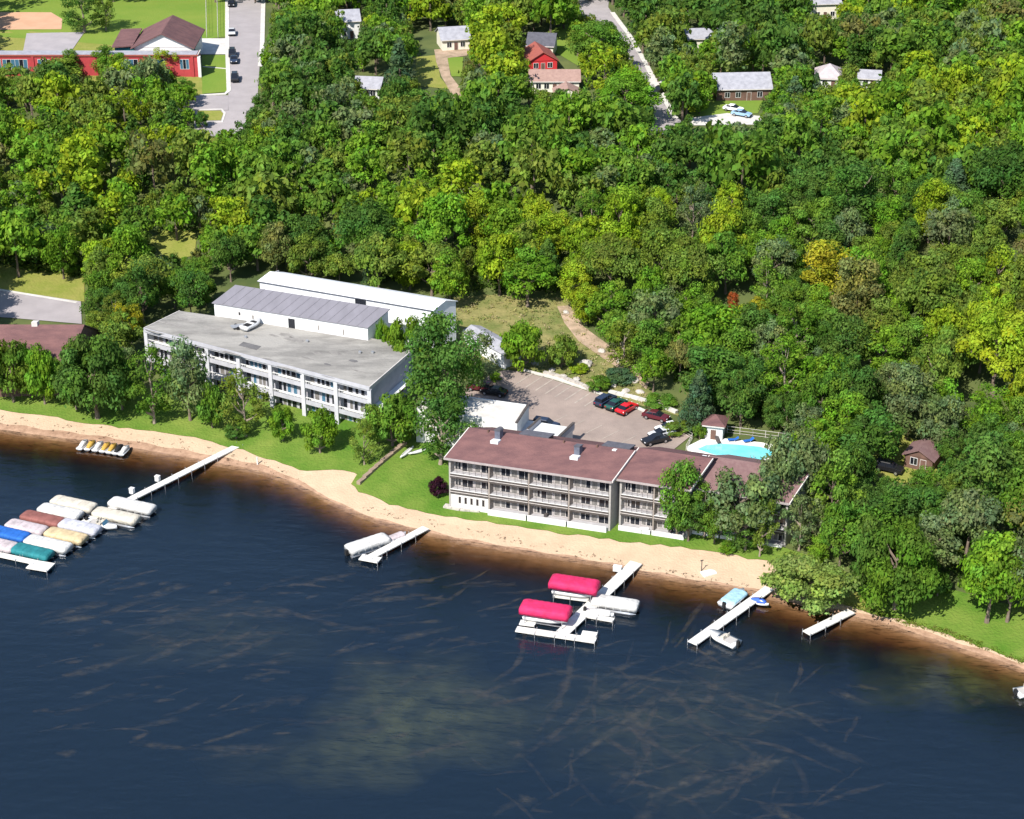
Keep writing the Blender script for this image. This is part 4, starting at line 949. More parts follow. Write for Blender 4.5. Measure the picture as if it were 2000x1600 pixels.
def add_dock(r, o0, P, w, z, sec=3.0, posts=True, name='deck_section'):
    for a, b in zip(P[:-1], P[1:]):
        d = (b - a); d.z = 0; Lg = d.length; d.normalize(); n = Vector((-d.y, d.x, 0)); k = max(1, round(Lg / sec))
        for i in range(k):
            s0 = Lg * i / k + .03; s1 = Lg * (i + 1) / k - .03; ww = w / 2; jt = rng.uniform(-.015, .015)
            q = [a + d * s0 - n * ww, a + d * s1 - n * ww, a + d * s1 + n * ww, a + d * s0 + n * ww]
            q = [Vector((p.x, p.y, z + jt)) - o0 for p in q]; MB().slab(q, .16).build(name, M_dock, r)
            if posts:
                mb = MB()
                for sd in (-1, 1):
                    c = a + d * s1 + n * (ww + .05) * sd - o0; mb.tube((c.x, c.y, -3.5), (c.x, c.y, z + .28), .05, .05, 6)
                mb.build('post', M_alum, r)
# main marina dock on the left
d1, o1 = dock([(492, 856), (262, 971), (38, 1083)], 1.35, 'long white dock running from the lawn to the covered boats at left', z=.7)
add_dock(d1, o1, [G(-60, 1070, .7), G(0, 1083, .7), (G(70, 1098, .7))], 1.1, .705); add_dock(d1, o1, [G(58, 1101, .7), G(100, 1108, .7)], 2.4, .71)
hb = head((98, 972), (190, 992), 1)
GL = 'covered boats along the marina dock'
for px, py, L_, fab, lb in ((144, 983, 7.4, F_cream, 'cream covered boat farthest from the camera on the outer side of the marina dock'), (118, 998, 7.2, F_white, 'white covered boat between the cream and rust-brown covers'),
                            (83, 1012, 6.9, F_rust, 'rust-brown covered boat on the outer side of the marina dock'), (52, 1029, 6.6, F_pinkgrey, 'pinkish grey covered boat between rust-brown and blue covers'),
                            (16, 1041, 6.8, F_blue, 'royal blue covered boat at the left edge'), (-8, 1061, 6.8, F_pinkgrey, 'pinkish white covered boat cut by the left edge'),
                            (258, 986, 7.6, F_white, 'white covered boat nearest the shore on the marina dock'), (227, 1006, 7.6, F_cream, 'cream covered boat second from the shore on the inner side'),
                            (156, 1028, 6.6, F_lilac, 'pale lilac covered boat in the middle of the inner row'), (129, 1045, 6.6, F_tan, 'tan covered boat beside the lilac one'),
                            (94, 1061, 7.4, F_white, 'white covered boat between the tan and teal covers'), (63, 1076, 6.4, F_teal, 'teal covered boat beside the dock platform')):
    pontoon(px, py, hb, L_, fab, lb, GL)
runabout(200, 1024, hb, 5.2, 'small open white boat squeezed between lilac and cream covers', None, GL, 1.9)
for px, py, lb in ((308, 938, 'white dock box nearer the shore on the marina dock'), (258, 962, 'white dock box beside the covered boats')):
    p = G(px, py, .8); r = thing('dock_box', lb, 'dock box', (p.x, p.y, .7), hb, 'dock boxes'); MB().box(-.35, .35, -.3, .3, 0, .8).build('body', M_white, r); MB().box(-.39, .39, -.34, .34, .801, .9).build('lid', M_white, r)
# second dock
d2, o2 = dock([(832, 1030), (720, 1089)], 1.35, 'short white dock with one covered boat near the middle of the beach')
add_dock(d2, o2, [G(704, 1087, .62), G(742, 1094, .62)], 1.6, .63)
pontoon(718, 1060, head((678, 1072), (758, 1046), 1), 6.8, F_white, 'white covered boat alone at the short dock', None)
p = G(772, 1052, .7); runabout(774, 1050, head((740, 1062), (780, 1046), 1), 3.6, 'small grey dinghy behind the lone covered boat', F_pinkgrey, None, 1.4, 'dinghy')
# third dock with two pink canopies
d3, o3 = dock([(1243, 1098), (1092, 1242)], 1.9, 'white cross-shaped dock carrying two pink boat lifts')
for ln, w in (([(1008, 1228), (1164, 1251)], 1.3), ([(1081, 1162), (1150, 1171)], 1.0), ([(1136, 1200), (1199, 1211)], 1.0), ([(1015, 1215), (1046, 1219)], 1.2), ([(1136, 1236), (1166, 1240)], 1.2)):
    add_dock(d3, o3, [G(*q, .62) for q in ln], w, .635)
hp = head((1020, 1178), (1110, 1192), 2)
lift(1122, 1137, hp, 7.0, F_pink, 'pink canopied lift nearer the beach, on the cross-shaped dock', 'pink canopied lifts')
lift(1066, 1187, hp, 7.0, F_pink, 'pink canopied lift farther from the beach, on the cross-shaped dock', 'pink canopied lifts')
pontoon(1202, 1176, hp, 6.6, F_white, 'white covered pontoon boat right of the cross-shaped dock', None)
runabout(1172, 1198, hp, 4.0, 'slim white rowing boat beside the dock finger', F_white, None, 1.1, 'rowing_boat')
p = G(1206, 1109, .8); r = thing('dock_box', 'white dock box beside the cross-shaped dock at the beach', 'dock box', (p.x, p.y, .3), hp); MB().box(-.6, .6, -.35, .35, 0, .7).build('body', M_white, r); MB().box(-.64, .64, -.39, .39, .701, .8).build('lid', M_white, r)
# fourth dock
d4, o4 = dock([(1503, 1148), (1352, 1256)], 1.5, 'long white dock between a sky blue boat and an open white boat')
runabout(1434, 1168, head((1410, 1186), (1452, 1152), 1), 5.2, 'boat under a sky blue cover beside the long dock near the bush', F_sky, None, 2.5)
runabout(1412, 1246, head((1440, 1258), (1385, 1232), 1), 4.8, 'open white motor boat at the lake end of the long dock', None, None, 2.3)
def watercraft(px, py, heading, label, c, group):
    p = G(px, py, .4); r = thing('personal_watercraft', label, 'jet ski', (p.x, p.y, -.05), heading, group)
    hull_mesh(3.1, 1.15, 0, .5).build('hull', M_hull, r, True)
    mb = MB(); rings = []
    for i in range(8):
        u = i / 7; x = -1.2 + u * 2.3; k = .3 + .16 * math.sin(u * math.pi); z = .72 + .35 * math.sin(u * math.pi * .8)
        rings.append([(x, -k, .5), (x, -k * .7, z), (x, k * .7, z), (x, k, .5)])
    mb.loft(rings); mb.build('seat', c, r, True); mb = MB(); mb.tube((.35, 0, .9), (.2, 0, 1.25), .06); mb.tube((.2, -.42, 1.25), (.2, .42, 1.25), .04); mb.build('handlebar', M_rubber, r)
    return r
watercraft(1482, 1176, head((1470, 1172), (1495, 1180), 1), 'blue and white jet ski moored right of the long dock', paint('blue_seat', (.05, .12, .5)), None)
F_gold = fabric('golden_cover', (.55, .33, .06))
hj = head((158, 884), (182, 862), .5)
for i, (px, py) in enumerate(((163, 869), (178, 870), (193, 872), (207, 874), (220, 876), (232, 878), (244, 880))):
    watercraft(px, py, hj, ['leftmost white jet ski of the row by the shore', 'second jet ski from the left, by the shore', 'third jet ski from the left, by the shore', 'middle jet ski of the row of seven', 'third jet ski from the right, by the shore', 'second jet ski from the right, by the shore', 'rightmost white jet ski of the row by the shore'][i],
               (F_white, F_gold, F_white, F_gold, F_gold, M_rubber, F_white)[i], 'jet skis moored off the left shore')
d5, o5 = dock([(1663, 1193), (1575, 1236)], 1.4, 'short bare white dock right of the shoreline bush')
runabout(2012, 1349, head((1980, 1352), (2020, 1344), .5), 4.0, 'white boat cut by the right edge', None)
# boat and trailer on the gravel roof
s_, t_ = frG.st(G(492, 640, GZ)); p = frG.world(s_, t_, GZ + .55)
r = thing('roof_boat', 'small white boat lying on the flat gravel roof near the shed', 'boat', p, head((478, 648), (506, 634), GZ)); hull_mesh(4.4, 1.9, -.5, .35).build('hull', M_hull, r, True)
MB().prism([(-1.7, -.62), (.7, -.62), (1.4, 0), (.7, .62), (-1.7, .62)], .36, .40).build('cockpit', M_rubber, r); MB().box(-.5, .0, -.8, .8, .401, .5).build('bench_seat', M_hull, r)
s_, t_ = frG.st(G(466, 641, GZ)); p = frG.world(s_, t_, GZ)
r = thing('boat_trailer', 'flat grey trailer beside the boat on the gravel roof', 'trailer', p, head((455, 644), (480, 640), GZ)); MB().box(-1.3, 1.0, -.7, .7, .42, .5).build('bed', M_metal, r); MB().box(1.0, 2.0, -.05, .05, .42, .49).build('drawbar', M_metal, r)
for y in (-.78, .78): 
    n = 12; MB().loft([[(math.cos(2 * math.pi * i / n) * .3 - .3, y + o_, .3 + math.sin(2 * math.pi * i / n) * .3) for i in range(n)] for o_ in (-.08, .08)]).build('wheel', M_rubber, r)

# ------------------------------------------------------------------ small things on beach, lawn and terrace
def lounger(px, py, hdg, label, m, zf=None):
    p = G(px, py, zf) if zf else T(px, py); r = thing('sun_lounger', label, 'lounger', (p.x, p.y, p.z + (.02 if zf else .12)), hdg, 'pool loungers')
    MB().box(-.9, .3, -.32, .32, .3, .36).build('seat', m, r); MB().add([(.3, -.32, .36), (.3, .32, .36), (.85, .32, .75), (.85, -.32, .75), (.3, -.32, .3), (.3, .32, .3), (.87, .32, .69), (.87, -.32, .69)], [(0, 1, 2, 3), (7, 6, 5, 4), (0, 4, 5, 1), (1, 5, 6, 2), (2, 6, 7, 3), (3, 7, 4, 0)]).build('backrest', m, r)
    for x in (-.75, .2):
        for y in (-.27, .27): MB().box(x - .03, x + .03, y - .03, y + .03, 0, .299).build('leg', M_white, r)
for px, py, lb, m_ in ((1402, 864, 'dark lounger at the pool edge below the pool house', M_board), (1432, 862, 'blue lounger behind the middle of the pool', F_blue), (1462, 864, 'blue lounger right of the pool ladder side', F_blue), (1522, 884, 'white lounger at the right end of the pool', F_white), (1535, 893, 'rust lounger at the right corner of the pool terrace', F_rust)):
    lounger(px, py, rng.uniform(0, 3), lb, m_, PZ)
def canoe(px, py, hdg, label, m):
    p = T(px, py); r = thing('canoe', label, 'canoe', (p.x, p.y, p.z + .1), hdg, 'canoes on the lawn'); mb = MB(); rings = []
    for i in range(11):
        u = -1 + 2 * i / 10; k = max(.04, 1 - abs(u) ** 2.5); rings.append([(u * 2.3, -.42 * k, .1 + .14 * u * u), (u * 2.3, -.3 * k, .42), (u * 2.3, 0, .5 - .1 * u * u), (u * 2.3, .3 * k, .42), (u * 2.3, .42 * k, .1 + .14 * u * u)])
    mb.loft(rings); mb.build('hull', m, r, True); MB().box(-1.7, 1.7, -.025, .025, .505, .53).build('keel_strip', M_board, r)
canoe(795, 887, head((788, 892), (802, 880), 2), 'white upturned canoe left of the motel on the lawn', M_hull); canoe(822, 884, head((808, 888), (836, 880), 2), 'white upturned canoe nearer the tall tree trunk', M_hull)
p = T(1258, 1041); r = thing('picnic_table', 'small white table on the lawn in front of the motel', 'table', (p.x, p.y, p.z + .11), .2); MB().box(-.7, .7, -.35, .35, .62, .7).build('table_top', M_white, r)
for x in (-.55, .55):
    for y in (-.28, .28): MB().box(x - .04, x + .04, y - .04, y + .04, 0, .619).build('leg', M_white, r)
p = T(1384, 1120); r = thing('beach_raft', 'white raft with a dark post at the water edge', 'raft', (p.x, p.y, .12), head((1372, 1124), (1398, 1118), .3)); MB().prism([(-1.0, -.7), (1.0, -.7), (1.1, -.5), (1.1, .5), (1.0, .7), (-1.0, .7), (-1.1, .5), (-1.1, -.5)], 0, .3).build('deck', M_white, r)
MB().tube((-.7, .9, -.1), (-.7, .9, 1.9), .07).build('post', M_board, r); MB().box(-.95, -.45, .86, .94, 1.9, 2.05).build('cap', M_board, r)
p = G(503, 905, .4); r = thing('marker_post', 'white marker post standing in the shallows right of the marina dock', 'post', (p.x, p.y, -.5), 0); MB().tube((0, 0, 0), (0, 0, 1.9), .13, .13, 8).build('shaft', M_white, r); MB().tube((0, 0, 1.9), (0, 0, 2.05), .16, .1, 8).build('cap', M_trim, r)
# sloping timber edge and stones
def boulder(px, py, s, label, m=M_stone):
    p = T(px, py); mb = MB(); r_ = random.Random(int(px * 7 + py)); rings = []
    for i in range(7):
        v = -math.pi / 2 + math.pi * i / 6; rings.append([(math.cos(a) * math.cos(v) * s * r_.uniform(.8, 1.15), math.sin(a) * math.cos(v) * s * .8 * r_.uniform(.8, 1.15), math.sin(v) * s * .6 * r_.uniform(.85, 1.1)) for a in [2 * math.pi * j / 9 for j in range(9)]])
    mb.loft(rings); o = mb.build('boulder', m); o.location = (p.x, p.y, p.z + s * .25); o.rotation_euler = (0, 0, r_.uniform(0, 6)); tag(o, label, 'boulder', 'boulders on the bank behind the lot')
for px, py, s, lb in ((1143, 716, 1.5, 'large pale slab-like boulder left of the dark grass patch'), (1240, 746, 1.0, 'upright pale boulder right of the dark grass patch'), (1078, 725, .7, 'small pale boulder by the olive shrub'), (1100, 738, .8, 'pale boulder left of the round bush, nearer the kerb'), (1126, 745, .9, 'pale boulder directly left of the round bush'), (1198, 755, .7, 'small boulder right of the round bush'),
                      (1222, 766, .8, 'boulder above the navy car'), (1250, 768, .8, 'boulder right of the row of three cars'), (1175, 688, .8, 'boulder in the middle of the dirt track'), (1210, 708, .7, 'boulder lower down the dirt track'), (1105, 612, .7, 'boulder at the head of the dirt track'), (1045, 712, .8, 'boulder between the round green tree and olive shrub')): boulder(px, py, s, lb)
def low_wall(name, line, w, h, m, label, cat):
    P = [T(*q) for q in line]; r = thing(name, label, cat, P[0]); mb = MB(); 
    for a, b in zip(P[:-1], P[1:]):
        d = b - a; d.z = 0; Lg = d.length; d.normalize(); n = Vector((-d.y, d.x, 0)); k = max(1, round(Lg / 1.6))
        for i in range(k):
            c0 = a + (b - a) * (i / k); c1 = a + (b - a) * ((i + .97) / k); hh = h * rng.uniform(.9, 1.08); z = (c0.z + c1.z) / 2
            q = [c0 - n * w / 2, c1 - n * w / 2, c1 + n * w / 2, c0 + n * w / 2]; MB().slab([Vector((v.x, v.y, z + hh)) - P[0] for v in q], hh + .5).build('block', m, r)
low_wall('retaining_wall', [(1062, 732), (1085, 737), (1125, 752), (1165, 768)], .6, .7, M_stone, 'low pale stone wall along the back of the parking lot', 'wall')
low_wall('retaining_wall', [(1190, 768), (1235, 778), (1290, 795), (1322, 808)], .8, .5, M_conc, 'pale concrete wall behind the red car', 'wall')
low_wall('timber_edging', [(700, 948), (735, 915), (765, 890), (792, 868)], .7, .6, M_wood, 'sloping weathered timber edging beside the lawn tree', 'edging')
low_wall('stone_patio_edge', [(868, 990), (900, 996), (938, 999)], 1.0, .35, M_stone, 'heap of pale stones at the motel left corner', 'stones')
# pool fence
def fence(line, h, label, gap=2.2):
    P = [T(*q) for q in line]; r = thing('fence', label, 'fence', P[0]); last = None
    for a, b in zip(P[:-1], P[1:]):
        k = max(1, round((b - a).length / gap))
        for i in range(k + 1):
            c = a + (b - a) * (i / k) - P[0]; MB().tube((c.x, c.y, c.z - .2), (c.x, c.y, c.z + h), .045, .045, 6).build('post', M_trim, r)
            if last is not None and (c - last).length > .1:
                mb = MB(); mb.tube(last + Vector((0, 0, h - .05)), c + Vector((0, 0, h - .05)), .03, n=4); mb.tube(last + Vector((0, 0, h * .5)), c + Vector((0, 0, h * .5)), .03, n=4); mb.tube(last + Vector((0, 0, .15)), c + Vector((0, 0, .15)), .03, n=4); mb.build('rail', M_trim, r)
            last = c
fence([(1420, 846), (1470, 852), (1545, 862)], 1.3, 'pale rail fence behind the swimming pool')
fence([(1330, 845), (1352, 858), (1340, 880)], 1.1, 'short rail fence between parking lot and pool terrace')
fence([(402, -20), (404, 74)], 2.4, 'tall post and rail fence across the sports field', 4)
fence([(424, -20), (426, 74)], 2.4, 'post and rail fence nearer the street along the sports field', 4)

# ================================================================== TREES
def leaf_cloud(seed, kind, dens=1.0, leaf=1.0):
    """unit tree: total height 1 (crown top), crown radius 1 in x and y; returns verts (n,4,3), tint (n,)  and clump centres"""
    r = np.random.RandomState(seed)
    C = []
    if kind == 'round':
        n = int(r.choice((36, 44, 52))); lump = r.uniform(-1, 1, (6, 3))
        while len(C) < n:
            d = r.normal(size=3); d /= np.linalg.norm(d)
            if d[2] < -.55: continue
            k = r.uniform(.45, .90) * (1 + .34 * np.max(lump @ d) / 1.2 - .16)
            C.append(((d[0] * k, d[1] * k, d[2] * k), r.choice((.18, .26, .32, .40)) * r.uniform(.85, 1.1)))
        zc, zr = .55, .43
    elif kind == 'tall':
        n = 52
        for i in range(n):
            u = (i + r.rand()) / n; a = r.uniform(0, 6.28); k = math.sqrt(r.rand()) * (.35 + .65 * math.sin(math.pi * min(1, (.12 + u * .8)))) * .85
            C.append(((math.cos(a) * k, math.sin(a) * k, -1 + 1.95 * u), r.uniform(.24, .38)))
        zc, zr = .58, .40
    elif kind == 'airy':
        n = 40
        for i in range(n):
            u = (i + r.rand()) / n; a = r.uniform(0, 6.28); k = math.sqrt(r.uniform(.1, 1)) * (.4 + .6 * math.sin(math.pi * (.1 + u * .8))) * .95
            C.append(((math.cos(a) * k, math.sin(a) * k, -1 + 1.9 * u), r.uniform(.17, .30)))
        zc, zr = .57, .41
    elif kind == 'cone':
        n = 60
        for i in range(n):
            u = (i + r.rand()) / n; a = i * 2.4 + r.uniform(-.3, .3); k = (1 - u) ** .8 * r.uniform(.6, .95)
            C.append(((math.cos(a) * k, math.sin(a) * k, -1 + 1.95 * u), .16 + .16 * (1 - u)))
        zc, zr = .54, .45
    else:                                            # shrub: foliage to the ground
        n = 40
        while len(C) < n:
            d = r.normal(size=3); d /= np.linalg.norm(d); k = r.uniform(.5, .9)
            if d[2] < -.8: continue
            C.append(((d[0] * k, d[1] * k, d[2] * k), r.uniform(.22, .36)))
        zc, zr = .48, .42
    V, TI = [], []
    per = int({'round': 78, 'tall': 70, 'airy': 46, 'cone': 60, 'shrub': 72}[kind] * dens)
    asp = {'round': 2.0, 'tall': 2.6, 'airy': 2.6, 'cone': 2.6, 'shrub': 1.4}[kind]      # height / radius of the finished tree
    for (cx, cy, cz), rad in C:
        k = per
        d = r.normal(size=(k, 3)); d[:, 2] = d[:, 2] * .9 + .25; d /= np.linalg.norm(d, axis=1)[:, None]
        rr_ = rad * r.uniform(.55, 1.08, (k, 1)) * np.where(r.rand(k, 1) < .1, 1.25, 1)
        p = d * rr_; p[:, 2] *= .75
        nrm = d + r.normal(scale=.42, size=(k, 3)) + np.array([0, 0, .35]); nrm /= np.linalg.norm(nrm, axis=1)[:, None]
        t = np.cross(nrm, r.normal(size=(k, 3))); t /= np.linalg.norm(t, axis=1)[:, None]; b = np.cross(nrm, t)
        sz = (.055 if kind != 'airy' else .05) * leaf * r.uniform(.55, 1.5, (k, 1)); 
        P = p + np.array([cx, cy, cz]); P[:, 2] *= 1
        # work in metres-like space: z here in crown radii of height zr*asp
        zs = zr * asp
        ctr = np.stack([P[:, 0], P[:, 1], P[:, 2] * zs], 1)
        q = np.stack([ctr - t * sz * 1.25, ctr - b * sz * .75, ctr + t * sz * 1.25, ctr + b * sz * .75], 1)
        q[:, :, 2] = q[:, :, 2] / asp + zc
        V.append(q); g_ = np.clip(r.normal(1.0, .17, k), .55, 1.5) * r.uniform(.74, 1.22); TI.append(np.stack([g_ * r.uniform(.86, 1.16) * r.uniform(.9, 1.1, k), g_, g_ * r.uniform(.8, 1.3)], 1))
    return np.concatenate(V), np.concatenate(TI), C, zc, zr
def quad_mesh(name, Q, tint, m):
    n = len(Q); me = bpy.data.meshes.new(name); me.vertices.add(n * 4); me.vertices.foreach_set('co', Q.reshape(-1).astype('f'))
    me.loops.add(n * 4); me.loops.foreach_set('vertex_index', np.arange(n * 4, dtype='i')); me.polygons.add(n); me.polygons.foreach_set('loop_start', np.arange(0, n * 4, 4, dtype='i'))
    at = me.attributes.new('tint', 'FLOAT_COLOR', 'POINT')
    if tint.ndim == 1: tint = np.stack([tint, tint, tint * .9], 1)
    c = np.concatenate([np.repeat(tint, 4, 0), np.ones((n * 4, 1))], 1); at.data.foreach_set('color', c.reshape(-1).astype('f'))
    me.materials.append(m); me.update(calc_edges=True); me.validate(); return me
def trunk_mesh(seed, C, zc, zr, kind):
    r = random.Random(seed); mb = MB(); asp = 2.2; pts = []
    top = zc + zr * (.75 if kind in ('cone',) else .3); base = .055 if kind != 'cone' else .045
    n = 6; rings = []
    for i in range(n + 1):
        u = i / n; wob = .03 * math.sin(u * 5 + seed); rad = base * (1 - u * .75) + (.03 if i == 0 else 0)
        rings.append([(wob + math.cos(a) * rad, wob * .6 + math.sin(a) * rad, u * top - .03 * (i == 0)) for a in [2 * math.pi * j / 7 for j in range(7)]]); pts.append((wob, wob * .6, u * top))
    mb.loft(rings)
    cs = sorted(C, key=lambda c: r.random())[:9]
    for (x, y, z), rad in cs:
        z1 = zc + zr * z; k = max(1, min(n - 1, int((z1 - .14) / top * n))); p0 = pts[k]
        if z1 - p0[2] < .01: continue
        mid = (p0[0] + (x - p0[0]) * .5, p0[1] + (y - p0[1]) * .5, p0[2] + (z1 - p0[2]) * .42)
        mb.tube(p0, mid, .022, .015, 5); mb.tube(mid, (x * .92, y * .92, z1), .015, .005, 5)
    return mb
PROTO = {}
def proto(kind, i, big):
    key = (kind, i, big)
    if key not in PROTO:
        Q, ti, C, zc, zr = leaf_cloud(100 + i * 17 + len(kind), kind, *((1.7, .76), (3.4, .54))[big])
        PROTO[key] = (quad_mesh('crown', Q, ti, M_leaf), trunk_mesh(i, C, zc, zr, kind).mesh('trunk', M_palebark if kind == 'airy' else M_bark))
    return PROTO[key]
NV = dict(round=11, tall=4, airy=4, cone=3, shrub=3)
COLS = {'bright yellow-green': (.215, .300, .020), 'fresh green': (.125, .245, .022), 'mid green': (.100, .195, .026), 'dark green': (.058, .130, .026), 'olive green': (.138, .195, .032),
        'grey-green': (.130, .178, .075), 'brownish olive': (.150, .155, .050), 'yellow': (.28, .30, .024), 'rust-orange': (.30, .085, .025), 'blue-green': (.065, .118, .064), 'willow green': (.25, .32, .075), 'dark purple': (.055, .018, .03)}
for k_, c_ in list(COLS.items()):
    if k_ not in ('rust-orange', 'willow green', 'yellow', 'dark purple'): COLS[k_] = tuple((a * .86 + b * .14) * 1.2 for a, b in zip(c_, (.150, .235, .020)))
def plant(p, H, rad, kind, colour, label, cat='tree', group=None, name=None, jit=True):
    big = int(rad > 5.6); i = rng.randrange(NV[kind] if not big else min(3, NV[kind])); cm, tm = proto(kind, i, big)
    r = thing(name or ('pine_tree' if kind == 'cone' else 'shrub' if kind == 'shrub' and cat == 'bush' else 'broadleaf_tree'), label, cat, (p.x, p.y, p.z - .05), rng.uniform(0, 6.28), group)
    c = COLS[colour]; k = rng.uniform(.88, 1.12) if jit else 1; ex = rng.uniform(.86, 1.16)
    for nm, me in (('crown', cm), ('trunk', tm)):
        o = bpy.data.objects.new(nm, me); COL.objects.link(o); o.parent = r; o.scale = (rad * ex, rad / ex, H)
        if nm == 'crown': o.color = (c[0] * k * rng.uniform(.92, 1.08), c[1] * k, c[2] * k, 1)
    return r
PLACED = []
def ptree(px, py, wpx, hpx, kind, colour, label, cat='tree', group=None, at=None):
    p = at or T(px, py); s = proj(p)[2]; rad = wpx / s / 2; H = max(.8, (hpx / s - rad * .35) / CP); PLACED.append((p.x, p.y, rad))
    return plant(p, H, rad, kind, colour, label, cat, group)
